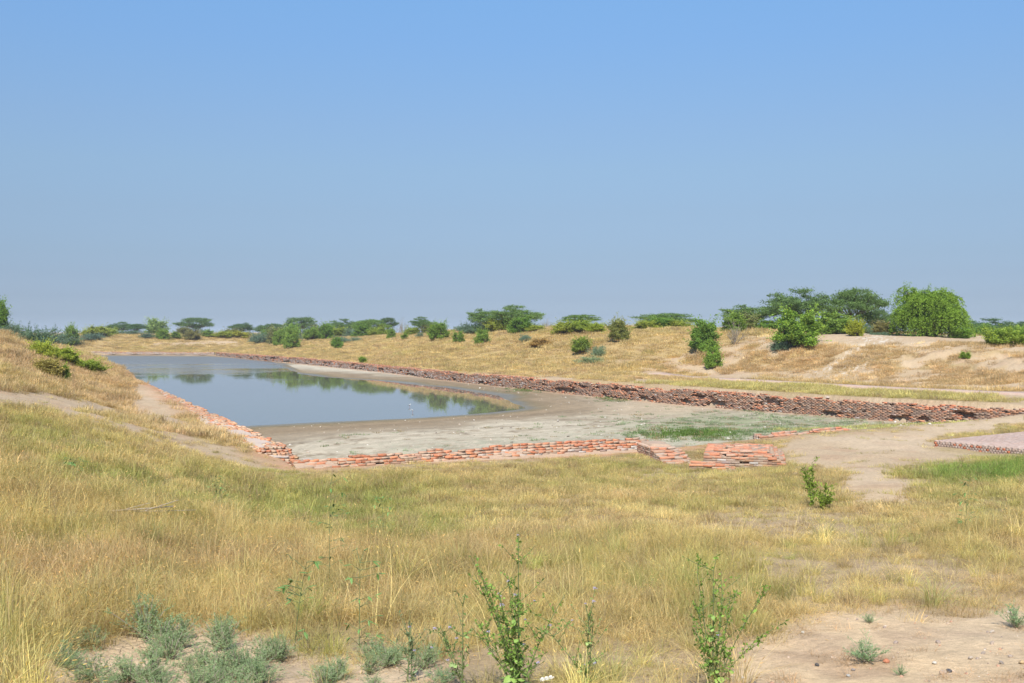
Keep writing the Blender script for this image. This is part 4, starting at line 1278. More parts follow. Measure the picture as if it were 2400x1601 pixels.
    # lower growth that closes the gaps in the tree line
    for x, D, top, w, k, l in [(248, 330, 766, 50, YB, "light green bush left of the two close dark trees"), (300, 335, 770, 60, FE, "dark scrub under the two close dark trees"), (430, 345, 766, 36, OB, "olive scrub under the left of the lone flat-topped tree"),
                               (480, 340, 765, 34, FE, "grey scrub under the right of the lone flat-topped tree"), (545, 335, 770, 50, OB, "olive scrub behind the yellow bushes of the far bank"), (612, 318, 768, 50, FE, "grey-green scrub left of the low wide tree"),
                               (650, 310, 766, 56, OB, "olive scrub under the low wide tree"), (680, 305, 762, 52, B, "green scrub between the low wide tree and the domed one"), (722, 300, 764, 50, FE, "grey-green scrub right under the domed tree"), (752, 300, 762, 46, OB, "olive scrub right of the domed tree"),
                               (790, 285, 764, 52, YB, "light scrub under the tree behind the upright bush"), (826, 280, 762, 44, FE, "grey scrub left of the broad green tree"), (850, 265, 762, 50, B, "green scrub under the left of the broad green tree"), (888, 262, 764, 46, YB, "light scrub under the right of the broad green tree"),
                               (966, 238, 764, 40, YB, "light scrub under the half-bare tree"), (1006, 236, 762, 40, OB, "olive scrub right of the half-bare tree"), (1090, 205, 758, 50, FE, "grey scrub left of the tall sparse pair"), (1220, 178, 746, 64, B, "green scrub under the wide half of the sparse pair"), (1360, 163, 748, 64, YB, "light green scrub right under the tree by the stump"),
                               (1550, 161, 744, 70, B, "green scrub in the middle below the very wide tree"), (1750, 145, 735, 80, OB, "olive scrub under the tree left of the tallest ones"), (1800, 140, 752, 60, B, "green scrub right of the olive scrub, under the tallest ones"), (1910, 132, 752, 70, B, "dark green growth under the tallest dark tree"), (1990, 130, 756, 60, B, "green growth under the tall airy tree"),
                               (2035, 132, 752, 60, FE, "grey-green growth left of the weeping tree, behind the olive bush"), (2300, 180, 765, 70, B, "dark scrub under the far tree right of the weeping tree"), (2380, 170, 766, 60, B, "dark scrub near the right edge below the far trees")]:
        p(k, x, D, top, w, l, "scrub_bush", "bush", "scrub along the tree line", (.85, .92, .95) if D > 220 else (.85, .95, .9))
    # small ones on walls and slopes
    p(B, 850, 173, 836, 22, "small green plant growing out of the top of the right wall", "wall_plant", "plant", "", (1.1, 1.05, .8))
    p(B, 2262, 92, 826, 26, "tiny sprout on the bare slope below the weeping tree", "sprout", "plant", "", (1.1, 1.1, .8), by=842)


trees()


# ------------------------------------------------------------------ grass
def tuft(seed, n, rad, hmin, hmax, wid, lean, droop, seg=3, heads=0.0, shade=(.75, 1.25)):
    r = np.random.default_rng(seed); vs, fs, sh = [], [], []; off = 0
    for i in range(n):
        a = r.uniform(0, 6.28); q = rad * math.sqrt(r.random())
        b = np.array([q * math.cos(a), q * math.sin(a), -.02])
        th = a + r.normal(0, 1.0); ln = abs(r.normal(0, lean)) + .04; h = r.uniform(hmin, hmax)
        out = np.array([math.cos(th), math.sin(th), 0])
        tip = b + out * ln * h + [0, 0, h * (1 - .35 * ln)]
        mid = b + out * ln * h * .3 + [0, 0, h * .62]
        tip = tip + out * droop * h * r.random() - np.array([0, 0, droop * h * .5 * r.random()])
        p = bez(b, mid, tip, seg + 1)
        sd = np.array([-math.sin(th + r.normal(0, .9)), math.cos(th), 0]); w = wid * r.uniform(.6, 1.25)
        s = r.uniform(*shade); warm = r.normal(0, .05)
        for k in range(seg + 1):
            f = 1 - k / seg * .85
            if k < seg:
                vs += [p[k] - sd * w * f / 2, p[k] + sd * w * f / 2]
            else:
                vs.append(p[k])
        m = seg * 2 + 1
        for k in range(seg - 1):
            fs.append([off + 2 * k, off + 2 * k + 1, off + 2 * k + 3, off + 2 * k + 2])
        fs.append([off + 2 * seg - 2, off + 2 * seg - 1, off + 2 * seg, off + 2 * seg])
        sh += [(s * (1 + warm), s, s * (1 - warm))] * m; off += m
        if r.random() < heads:
            hd = tip; ax = (p[-1] - p[-2]); ax /= np.linalg.norm(ax) + 1e-9
            for e in range(2):
                t2 = np.cross(ax, rv(r, 1)[0]); t2 /= np.linalg.norm(t2) + 1e-9
                L = r.uniform(.03, .055); ww = wid * .55
                vs += [hd - ax * L * .6, hd + t2 * ww - ax * L * .1, hd + ax * L * .5, hd - t2 * ww - ax * L * .1]
                fs.append([off, off + 1, off + 2, off + 3]); sh += [(1.15 * s, 1.02 * s, .95 * s)] * 4; off += 4
    V = np.array(vs); me = bpy.data.meshes.new("tuft")
    me.from_pydata([tuple(v) for v in V], [], [f if f[2] != f[3] else f[:3] for f in fs])
    add_color(me, "shade", np.array(sh)); me.materials.append(MAT["grass"])
    return me


def source_collection(name, meshes):
    c = bpy.data.collections.new(name)
    for i, m in enumerate(meshes):
        o = bpy.data.objects.new(f"{name}_{i:02d}", m); c.objects.link(o)
    return c


def scatter(name, P, rot, scl, idx, tint, coll, label, cat="grass"):
    n = len(P)
    me = bpy.data.meshes.new(name)
    me.vertices.add(n); me.vertices.foreach_set("co", np.asarray(P, np.float32).ravel())
    for nm, typ, arr, key in (("rot", 'FLOAT_VECTOR', rot, "vector"), ("scl", 'FLOAT_VECTOR', scl, "vector"), ("pick", 'INT', idx, "value")):
        a = me.attributes.new(nm, typ, 'POINT'); a.data.foreach_set(key, np.asarray(arr, np.int32 if typ == 'INT' else np.float32).ravel())
    a = me.attributes.new("tint", 'FLOAT_COLOR', 'POINT')
    buf = np.ones((n, 4), np.float32); buf[:, :3] = np.clip(tint, 0, 1); a.data.foreach_set("color", buf.ravel())
    o = obj(name, me); tag(o, label, cat, None, "stuff")
    g = bpy.data.node_groups.new(name + "_nodes", 'GeometryNodeTree')
    g.interface.new_socket("Geometry", in_out='INPUT', socket_type='NodeSocketGeometry')
    g.interface.new_socket("Geometry", in_out='OUTPUT', socket_type='NodeSocketGeometry')
    N = g.nodes; gi = N.new('NodeGroupInput'); go = N.new('NodeGroupOutput')
    iop = N.new('GeometryNodeInstanceOnPoints'); ci = N.new('GeometryNodeCollectionInfo')
    ci.inputs[0].default_value = coll; ci.inputs[1].default_value = True; ci.inputs[2].default_value = True
    iop.inputs["Pick Instance"].default_value = True

    def na(nm, typ):
        x = N.new('GeometryNodeInputNamedAttribute'); x.data_type = typ; x.inputs[0].default_value = nm
        return x.outputs[0]
    g.links.new(gi.outputs[0], iop.inputs["Points"]); g.links.new(ci.outputs[0], iop.inputs["Instance"])
    g.links.new(na("rot", 'FLOAT_VECTOR'), iop.inputs["Rotation"]); g.links.new(na("scl", 'FLOAT_VECTOR'), iop.inputs["Scale"]); g.links.new(na("pick", 'INT'), iop.inputs["Instance Index"])
    g.links.new(iop.outputs[0], go.inputs[0])
    md = o.modifiers.new("scatter", 'NODES'); md.node_group = g
    return o


STRAW = np.array((.66, .51, .265)); STRAW2 = np.array((.55, .40, .215)); TAN = np.array((.66, .465, .29)); GOLD = np.array((.64, .50, .23))
OLIVE = np.array((.44, .41, .145)); GREENC = np.array((.25, .31, .095)); BRIGHT = np.array((.25, .35, .085)); GREYG = np.array((.27, .32, .19)); BROWN = np.array((.42, .29, .185))


def band(y0, y1, dens, tmax=.56):
    n = int((tmax * (y1 * y1 - y0 * y0) + 3 * (y1 - y0)) * dens)
    Y = np.sqrt(RNG.random(n) * (y1 * y1 - y0 * y0) + y0 * y0); X = RNG.uniform(-1, 1, n) * (tmax * Y + 1.5)
    Z, dk, sh = terrain(X, Y)
    bare, thin, g, px, py, u, v = zones(X, Y, Z, dk, sh)
    return X, Y, Z, dk, sh, bare, thin, g, px, py, u, v


def lerp(a, b, k): return a * (1 - k[:, None]) + b * k[:, None]


def on_built(X, Y, dk, u, v):
    plat = ((X - PLAT_C[0]) * PLAT_E[0] + (Y - PLAT_C[1]) * PLAT_E[1] > -.05) & ((X - PLAT_C[0]) * PLAT_G[0] + (Y - PLAT_C[1]) * PLAT_G[1] > -.05) & (X > 15) & (Y < 62) & (Y > 36)
    def box(x0, y0, dx, dy, ls, lt):
        a_ = (X - x0) * dx + (Y - y0) * dy; b_ = -(X - x0) * dy + (Y - y0) * dx
        return (a_ > -.08) & (a_ < ls + .08) & (b_ > -.08) & (b_ < lt + .08)
    pier = box(7.75, 42.75, .975, -.222, 3.24, 4.32); step = box(7.0, 41.75, .975, -.222, 1.8, 1.1); wend = box(6.45, 43.9, .984, .18, 1.44, 4.86)
    pathm = (v > 51.1) & (v < 53.6) & (u > -22) & (u < 54)
    return plat | pier | step | wend | pathm


def grass():
    tall = source_collection("tall_tuft", [tuft(400 + i, 34, .17, .15, .5, .0054, .6, .3, 3, .4) for i in range(5)])
    mat_ = source_collection("matted_tuft", [tuft(420 + i, 46, .21, .09, .34, .0058, 1.15, .45, 3, .12) for i in range(5)])
    mid = source_collection("mid_tuft", [tuft(440 + i, 48, .26, .12, .42, .012, .65, .25, 2, .2) for i in range(5)])
    low = source_collection("low_tuft", [tuft(450 + i, 44, .26, .06, .22, .013, .95, .3, 2, .05) for i in range(4)])
    far = source_collection("far_tuft", [tuft(460 + i, 120, .75, .15, .52, .028, .65, .2, 2, 0, (.8, 1.2)) for i in range(5)])
    vfar = source_collection("distant_tuft", [tuft(480 + i, 120, 1.3, .15, .55, .05, .6, .1, 2, 0, (.85, 1.15)) for i in range(4)])

    def emit(name, label, B, acc, coll, ncol, scale, tint, sink=.0, tilt=.12):
        X, Y, Z = B[0][acc], B[1][acc], B[2][acc]; n = len(X)
        s = scale[acc] * RNG.uniform(.65, 1.3, n) * (.55 + .9 * vnoise(X / .42, Y / .42, 171))
        rot = np.stack([RNG.normal(0, tilt, n), RNG.normal(0, tilt, n), RNG.uniform(0, 6.28, n)], -1)
        scl = np.stack([s ** .5, s ** .5, s], -1)
        scatter(name, np.stack([X, Y, Z - sink], -1), rot, scl, RNG.integers(0, ncol, n), lerp(tint[acc] * RNG.lognormal(-.02, .17, (n, 1)) * (.86 + .28 * vnoise(X / .3, Y / .3, 173))[:, None], BROWN * .95, (RNG.random(n) < .13) * .75), coll, label)

    def shade_field(B, far_=False):
        X, Y, Z, dk, sh, bare, thin, g, px, py, u, v = B
        n1 = fbm(X / 2.2, Y / 2.2, 91); n2 = fbm(X / .8, Y / .8, 93, 3); n3 = fbm(X / 6, Y / 6, 97)
        T = lerp(np.tile(STRAW, (len(X), 1)), TAN, smooth(.5, .62, n1) * .8)
        T = lerp(T, STRAW2, smooth(.48, .6, n2) * .6)
        T = lerp(T, np.array((.60, .53, .21)), .38 * smooth(.3, .6, fbm(X / 3.4, Y / 3.4, 95)) * (Y < 62))
        T = lerp(T, OLIVE, np.clip(smooth(.46, .68, n3 * .5 + n2 * .5) * .6 + .06, 0, 1) * (Y < 60))
        gg = np.clip(g * .95 * smooth(.34, .62, n1 * .45 + n2 * .6) , 0, 1.6)
        T = lerp(T, OLIVE, np.clip(gg * 1.4, 0, 1)); T = lerp(T, GREENC, np.clip(gg - .35, 0, 1) * .8)
        T = lerp(T, BROWN, smooth(.60, .72, n2) * .65)
        T = lerp(T, OLIVE, smooth(.62, .74, fbm(X / 1.1, Y / 1.1, 99, 3)) * .5 * (Y < 60))
        return T, n1, n2, n3

    def pale(T): return np.clip(T * np.array((1.01, 1.0, .96)), 0, .85)

    # foreground
    B = band(7.5, 23, 66)
    X, Y, Z, dk, sh, bare, thin, g, px, py, u, v = B
    T, n1, n2, n3 = shade_field(B); T = pale(T)
    dens = np.clip(1 - bare * 1.04, 0, 1) * (1 - .86 * thin * smooth(.3, .5, n2)) * (.5 + .6 * n1) * (1 - .75 * smooth(.60, .72, fbm(X / .9, Y / .9, 139, 3)))
    tallness = np.clip(1.15 - smooth(300, 1300, px) * .45 - smooth(1500, 2000, px) * .28, .25, 1.2) * (.65 + .7 * n3) * (1 - .4 * thin)
    ist = RNG.random(len(X)) < np.clip(.66 - smooth(400, 1600, px) * .5 + g * .15, .12, .8)
    acc = (RNG.random(len(X)) < dens)
    emit("tall_dry_grass", "tall dry straw-coloured grass filling the foreground", B, acc & ist, tall, 5, tallness, T)
    emit("matted_dry_grass", "short matted dry grass between the taller tufts of the foreground", B, acc & ~ist, mat_, 5, .6 + .5 * tallness, T * .96)
    acc = RNG.random(len(X)) < (1 - bare) * (1 - .5 * thin) * .09
    stalk = source_collection("stalk_tuft", [tuft(520 + i, 5, .12, .5, .95, .006, .5, .3, 4, .8, (.95, 1.3)) for i in range(6)])
    emit("lone_grass_stalks", "pale single grass stalks rising above the foreground grass", B, acc, stalk, 6, .55 + .55 * tallness, T * 1.06)
    tus = source_collection("tussock", [tuft(540 + i, 130, .13, .2, .62, .0056, .75, .35, 3, .25, (.7, 1.3)) for i in range(5)])
    acc = RNG.random(len(X)) < (1 - bare) * .022 * (.3 + 1.4 * smooth(.4, .6, n2))
    T2 = lerp(T, np.array((.62, .55, .20)), RNG.random(len(X)) * .7); T2 = lerp(T2, GREENC * 1.2, (RNG.random(len(X)) < .2) * .6)
    emit("grass_tussocks", "dense separate grass tussocks standing out in the foreground", B, acc, tus, 5, .6 + .5 * tallness, T2)
    # weedy bits on the bare soil
    acc = (RNG.random(len(X)) < bare * smooth(.47, .64, fbm(X / .5, Y / .5, 131)) * .16)
    emit("sparse_dry_tufts", "scattered small brown tufts on the bare soil", B, acc, mat_, 5, np.full(len(X), .42), np.tile(BROWN * 1.25, (len(X), 1)) * 1.0)

    # middle field up to the near wall
    B = band(22, 64, 26)
    X, Y, Z, dk, sh, bare, thin, g, px, py, u, v = B
    T, n1, n2, n3 = shade_field(B); T = pale(T)
    bright = np.clip(1.5 * np.exp(-(((px - 2340) / 180) ** 2 + ((py - 1106) / 26) ** 2)), 0, 1)
    T = lerp(T, BRIGHT, bright * (.45 + .5 * smooth(.35, .6, n2)))
    pf = (X - PLAT_C[0]) * PLAT_G[0] + (Y - PLAT_C[1]) * PLAT_G[1]
    front = (pf > -1.8) & (pf < .1) & (X > 17)
    ok = (dk > .9) & ~on_built(X, Y, dk, u, v) & ~((v > 37) & (u > -20) & (Y > 50)) & ~(front & (RNG.random(len(X)) < .85))
    wallnear = 1 - .75 * (1 - smooth(1.0, 3.0, dk)) 
    dens = np.clip(1 - bare * 1.05, 0, 1) * (1 - .6 * thin * smooth(.3, .55, n2)) * (.55 + .6 * n1) * wallnear
    tallness = np.clip(1.0 - .25 * smooth(900, 1800, px), .3, 1) * (.45 + .7 * n3) * (1 - .45 * thin) * (1 + .5 * bright) * (1 - .68 * (1 - smooth(1, 7, dk)))
    acc = ok & (RNG.random(len(X)) < dens)
    ist = RNG.random(len(X)) < .62 + .3 * bright
    emit("field_grass", "dry grass with olive patches covering the field before the near wall", B, acc & ist, mid, 5, tallness, T)
    emit("short_field_grass", "short cropped dry grass low in the field before the near wall", B, acc & ~ist, low, 4, np.full(len(X), .9), T)
    acc = ok & (RNG.random(len(X)) < bare * smooth(.56, .7, fbm(X / .9, Y / .9, 133)) * .12)
    emit("thin_track_grass", "thin tufts on the sandy ground around the brick ruins", B, acc, low, 4, np.full(len(X), .7), lerp(np.tile(OLIVE, (len(X), 1)), STRAW, RNG.random(len(X))))

    # low plants on the basin floor
    B = band(44, 150, 5.0, .5)
    X, Y, Z, dk, sh, bare, thin, g, px, py, u, v = B
    n2 = fbm(X / 1.1, Y / 1.1, 141)
    lawn = np.clip(1.5 * np.exp(-(((px - 1620) / 120) ** 2 + ((py - 1018) / 13) ** 2)), 0, 1) + np.exp(-(((px - 1240) / 40) ** 2 + ((py - 912) / 6) ** 2)) * 1.6 + np.exp(-(((px - 1450) / 45) ** 2 + ((py - 935) / 5) ** 2)) * 1.5
    lawn = np.clip(lawn, 0, 1) * (sh > .5)
    cover = np.clip(1.5 * np.exp(-(((px - 1820) / 270) ** 2 + ((py - 995) / 25) ** 2)), 0, 1) * smooth(.36, .58, n2)
    speck = .16 * (sh > 11) * smooth(.5, .7, n2) * (u < 30)
    edge = .55 * (u < NEAR_U + 1.6) * (v < 12)
    foot = .5 * (1 - smooth(-1.2, -.4, -dk - 0)) * 0
    endg = .35 * (v > 28) * (u < 4)
    dn = np.clip(lawn + cover * .8 + speck + edge * .5 + endg, 0, 1)
    acc = (dk < -.15) & (RNG.random(len(X)) < dn) & (sh > .4)
    T = lerp(np.tile(GREYG, (len(X), 1)), np.array((.13, .2, .05)), np.clip(lawn, 0, 1)); T = lerp(T, OLIVE * 1.2, endg / .35 * .8)
    big = source_collection("floor_tuft", [tuft(500 + i, 40, .35, .05, .22, .035, .7, .2, 2, 0) for i in range(4)])
    emit("basin_floor_plants", "low grey-green plants and grass growing on the dried basin floor", B, acc, big, 4, .7 + .35 * lawn, T)
    # dry reeds against the left wall's water side
    # banks at middle distance
    B = band(46, 125, 7.5)
    X, Y, Z, dk, sh, bare, thin, g, px, py, u, v = B
    T, n1, n2, n3 = shade_field(B); T = pale(T)
    T = lerp(T, GOLD, (v > 40) * .5 * smooth(.35, .6, n3))
    T = lerp(T, TAN * .95, (v < 0) * .45)
    T = lerp(T, TAN * .98, ((v > 55) & (u < 60)) * .65)
    strip = (v > 38) & (v < 51) & (u < 40)
    T = lerp(T, np.array((.56, .50, .19)), strip * .75)
    ok = (dk > 1.5) & ~on_built(X, Y, dk, u, v) & ((Y > 62) | (v > 38) | (v < -1.5))
    dens = np.clip(1 - bare * 1.06, 0, 1) * (.4 + .8 * n1) * (1 - .5 * (1 - smooth(1.5, 3.5, dk)))
    acc = ok & (RNG.random(len(X)) < dens)
    emit("bank_grass", "tawny dry grass on the nearer slopes of the banks", B, acc, far, 5, .35 + .75 * n3 - .12 * strip, T)
    # distant banks
    B = band(120, 400, 1.6, .52)
    X, Y, Z, dk, sh, bare, thin, g, px, py, u, v = B
    T, n1, n2, n3 = shade_field(B); T = pale(T)
    T = lerp(T, GOLD * .93, .45 * smooth(.35, .6, n3)); T = lerp(T, OLIVE * 1.15, smooth(.52, .68, n1) * .5); T = lerp(T, TAN * .72, smooth(.55, .7, n2) * .5)
    ok = (dk > 1.7) & ~on_built(X, Y, dk, u, v)
    acc = ok & (RNG.random(len(X)) < np.clip(1 - bare * 1.06, 0, 1) * (.45 + .7 * n1))
    emit("distant_bank_grass", "tawny dry grass on the far banks around the water", B, acc, vfar, 4, .35 + .7 * n3, T)


grass()


# ------------------------------------------------------------------ near plants
def saltbush(seed):
    """grey-green fleshy little bush, about .5 m wide and tall"""
    r = np.random.default_rng(seed); Ps, As, Ls, Cs, paths = [], [], [], [], []
    for i in range(26):
        th = r.uniform(0, 6.28); el = r.uniform(.55, 1.45); ln = r.uniform(.22, .5)
        d = np.array([math.cos(th) * math.cos(el), math.sin(th) * math.cos(el), math.sin(el)])
        p = bez([r.normal(0, .02), r.normal(0, .02), -.02], d * ln * .5 + [0, 0, .03], d * ln + [0, 0, .04], 6)
        paths.append((p, np.linspace(.006, .003, 6)))
        for j in range(8):
            q = p[r.integers(1, 6)]; e = q + (d + rv(r, 1)[0] * .7 + [0, 0, .3]) * r.uniform(.05, .13)
            m = 26; t = r.random(m)
            Ps.append(q + (e - q) * t[:, None]); As.append((e - q)[None] * 4 + rv(r, m) * .8); Ls.append(r.uniform(.012, .026, m)); Cs.append(colvar(r, m, np.array((.30, .385, .205)) * r.uniform(.8, 1.2), .14))
    P = np.concatenate(Ps); A = np.concatenate(As); L = np.concatenate(Ls)
    P[:, 2] = np.maximum(P[:, 2], .005)
    return leaves_mesh("foliage", P, A, rv(r, len(P)), L, L * .42, np.concatenate(Cs)), tubes_mesh("stem", paths, MAT["dry_twig"], 4)


def leaf_blade():
    """heart-shaped leaf, unit length, a little folded"""
    o = [(0, 0), (.12, .3), (.38, .42), (.68, .3), (1, 0)]
    V = [(x, y, -.18 * y * y - .12 * x * x) for x, y in o] + [(x, -y, -.18 * y * y - .12 * x * x) for x, y in o[1:4]] + [(.38, 0, .06), (.68, 0, .03)]
    Fc = [[0, 1, 2, 8], [8, 2, 3, 9], [9, 3, 4, 4], [0, 8, 6, 5][::1], [8, 9, 7, 6], [9, 4, 7, 7]]
    me = bpy.data.meshes.new("leaf"); me.from_pydata(V, [], [f if f[2] != f[3] else f[:3] for f in Fc])
    for p_ in me.polygons: p_.use_smooth = True
    me.materials.append(MAT["leaf_big"])
    return me


def flower_head(mat, seed, n=26, rad=.028):
    r = np.random.default_rng(seed); P = rv(r, n) * rad * r.uniform(.4, 1, (n, 1)); P[:, 2] = abs(P[:, 2]) * .6
    A = rv(r, n) + [0, 0, .8]; L = r.uniform(.012, .022, n)
    A /= np.linalg.norm(A, axis=1, keepdims=True); Sd = np.cross(A, rv(r, n)); Sd /= np.linalg.norm(Sd, axis=1, keepdims=True)
    V = np.stack([P, P + A * L[:, None] * .5 + Sd * L[:, None] * .4, P + A * L[:, None], P + A * L[:, None] * .5 - Sd * L[:, None] * .4], 1).reshape(-1, 3)
    me = mesh_from("flower_head", V, np.arange(n * 4).reshape(-1, 4)); me.materials.append(mat)
    return me


LEAF = leaf_blade()
FLP = [flower_head(MAT["flower_purple"], 600 + i) for i in range(3)]
FLW = flower_head(MAT["flower_white"], 610, 40, .035)


def flowering_weed(px, D, top, spread, nst, seed, label, nleaf=60, flowers=12, leafcol=(.17, .30, .05), leafsize=.09, airy=1.8, big=1.0, group="leafy weeds at the bottom of the picture"):
    r = np.random.default_rng(seed)
    X = (px - CX) / F * D; z0 = zat(X, D); h = EYE - (top - HZ) * D / F - z0
    root = bpy.data.objects.new("flowering_weed", None); COL.objects.link(root); root.location = (X, D, z0)
    tag(root, label, "weed", group)
    paths, Ps, As, Ls, Cs, tips, bigs = [], [], [], [], [], [], []
    for i in range(nst):
        th = r.uniform(0, 6.28); main = i == 0
        hh = h * (1 if main else r.uniform(.45, .9)); off = 0 if main else r.uniform(.3, 1) * spread
        e = np.array([math.cos(th) * off, math.sin(th) * off * .7, hh])
        p = bez([r.normal(0, .02), r.normal(0, .02), -.03], np.array([e[0] * .35, e[1] * .35, hh * .5]), e, 12)
        paths.append((p, np.linspace(.009 if main else .006, .003, 12)))
        tips.append(e)
        for j in range(13 if main else 7):
            k = r.integers(3, 12); q = p[k]; d = rv(r, 1)[0]; d[2] = abs(d[2]) * .8 + .35
            e2 = q + d * r.uniform(.12, .34) * (1 if main else .8)
            pp = bez(q, (q + e2) / 2 + [0, 0, -.02], e2, 6); paths.append((pp, np.linspace(.0035, .002, 6))); tips.append(e2)
            m = int(9 * airy)
            t = r.random(m)
            Ps.append(q + (e2 - q) * t[:, None]); As.append(rv(r, m) + [0, 0, .1]); Ls.append(big * r.uniform(.018, .045, m)); Cs.append(colvar(r, m, np.array(leafcol) * r.uniform(.8, 1.25), .2))
        m = int(30 * airy); t = r.random(m); kk = (t * 10.99).astype(int)
        Ps.append(p[kk] + r.normal(0, .012, (m, 3))); As.append(rv(r, m)); Ls.append(big * r.uniform(.02, .055, m)); Cs.append(colvar(r, m, np.array(leafcol), .22))
        bigs.append(p)
    obj("stem", tubes_mesh("stem", paths, MAT["green_stem"], 4), None, root)
    P = np.concatenate(Ps); A = np.concatenate(As); L = np.concatenate(Ls)
    o = obj("foliage", leaves_mesh("foliage", P, A, rv(r, len(P)), L, L * .55, np.concatenate(Cs)), None, root); o["kind"] = "stuff"; o.color = (1, 1, 1, 1)
    for i in range(nleaf):
        p = bigs[0] if r.random() < .45 else bigs[r.integers(len(bigs))]
        f = r.random() ** 1.3 * .72; q = p[int(f * 11)]
        o = obj("leaf", LEAF, None, root); th = r.uniform(0, 6.28)
        o.location = q + np.array([math.cos(th), math.sin(th), .1]) * .02
        o.rotation_euler = (r.normal(0, .4), r.uniform(.0, .9), th)
        s = leafsize * r.uniform(.6, 1.4) * (1.2 - .8 * f); o.scale = (s, s, s)
        c = np.array(leafcol) * r.uniform(.75, 1.3); o.color = (*c, 1)
    r.shuffle(tips)
    for i in range(min(flowers, len(tips))):
        o = obj("flower_head", FLP[i % 3], None, root); o.location = tips[i]; s = r.uniform(.4, .8); o.scale = (s, s, s)
    return root


def slender_weed(px, D, top, seed, label, n=22, leafcol=(.12, .22, .06), L0=.105):
    """thin stem with long narrow drooping leaves"""
    r = np.random.default_rng(seed)
    X = (px - CX) / F * D; z0 = zat(X, D); h = EYE - (top - HZ) * D / F - z0
    root = bpy.data.objects.new("slender_weed", None); COL.objects.link(root); root.location = (X, D, z0)
    tag(root, label, "weed", "slender leafy weeds in the grass")
    e = np.array([r.normal(0, .1), r.normal(0, .06), h]); p = bez([0, 0, -.03], [e[0] * .2, 0, h * .5], e, 14)
    paths = [(p, np.linspace(.0055, .0025, 14))]
    Ps, As, Ls = [], [], []
    for i in range(n):
        k = r.integers(2, 14); q = p[k]; th = r.uniform(0, 6.28)
        e2 = q + np.array([math.cos(th), math.sin(th) * .7, r.uniform(.1, .7)]) * r.uniform(.06, .24); paths.append((np.array([q, (q + e2) / 2, e2]), [.004, .003, .002]))
        for j in range(2):
            Ps.append(e2); As.append(np.array([math.cos(th) + r.normal(0, .5), math.sin(th) * .7 + r.normal(0, .5), r.uniform(-.9, .3)])); Ls.append(L0 * r.uniform(.6, 1.2))
    obj("stem", tubes_mesh("stem", paths, MAT["green_stem"], 4), None, root)
    P = np.array(Ps); A = np.array(As); L = np.array(Ls)
    for i in range(len(P)):
        o = obj("leaf", LEAF, None, root); o.location = P[i]
        d = Vector(A[i]); o.rotation_euler = d.to_track_quat('X', 'Z').to_euler(); o.scale = (L[i], L[i] * .38, L[i] * .6)
        o.color = (*(np.array(leafcol) * r.uniform(.8, 1.25)), 1)
    return root


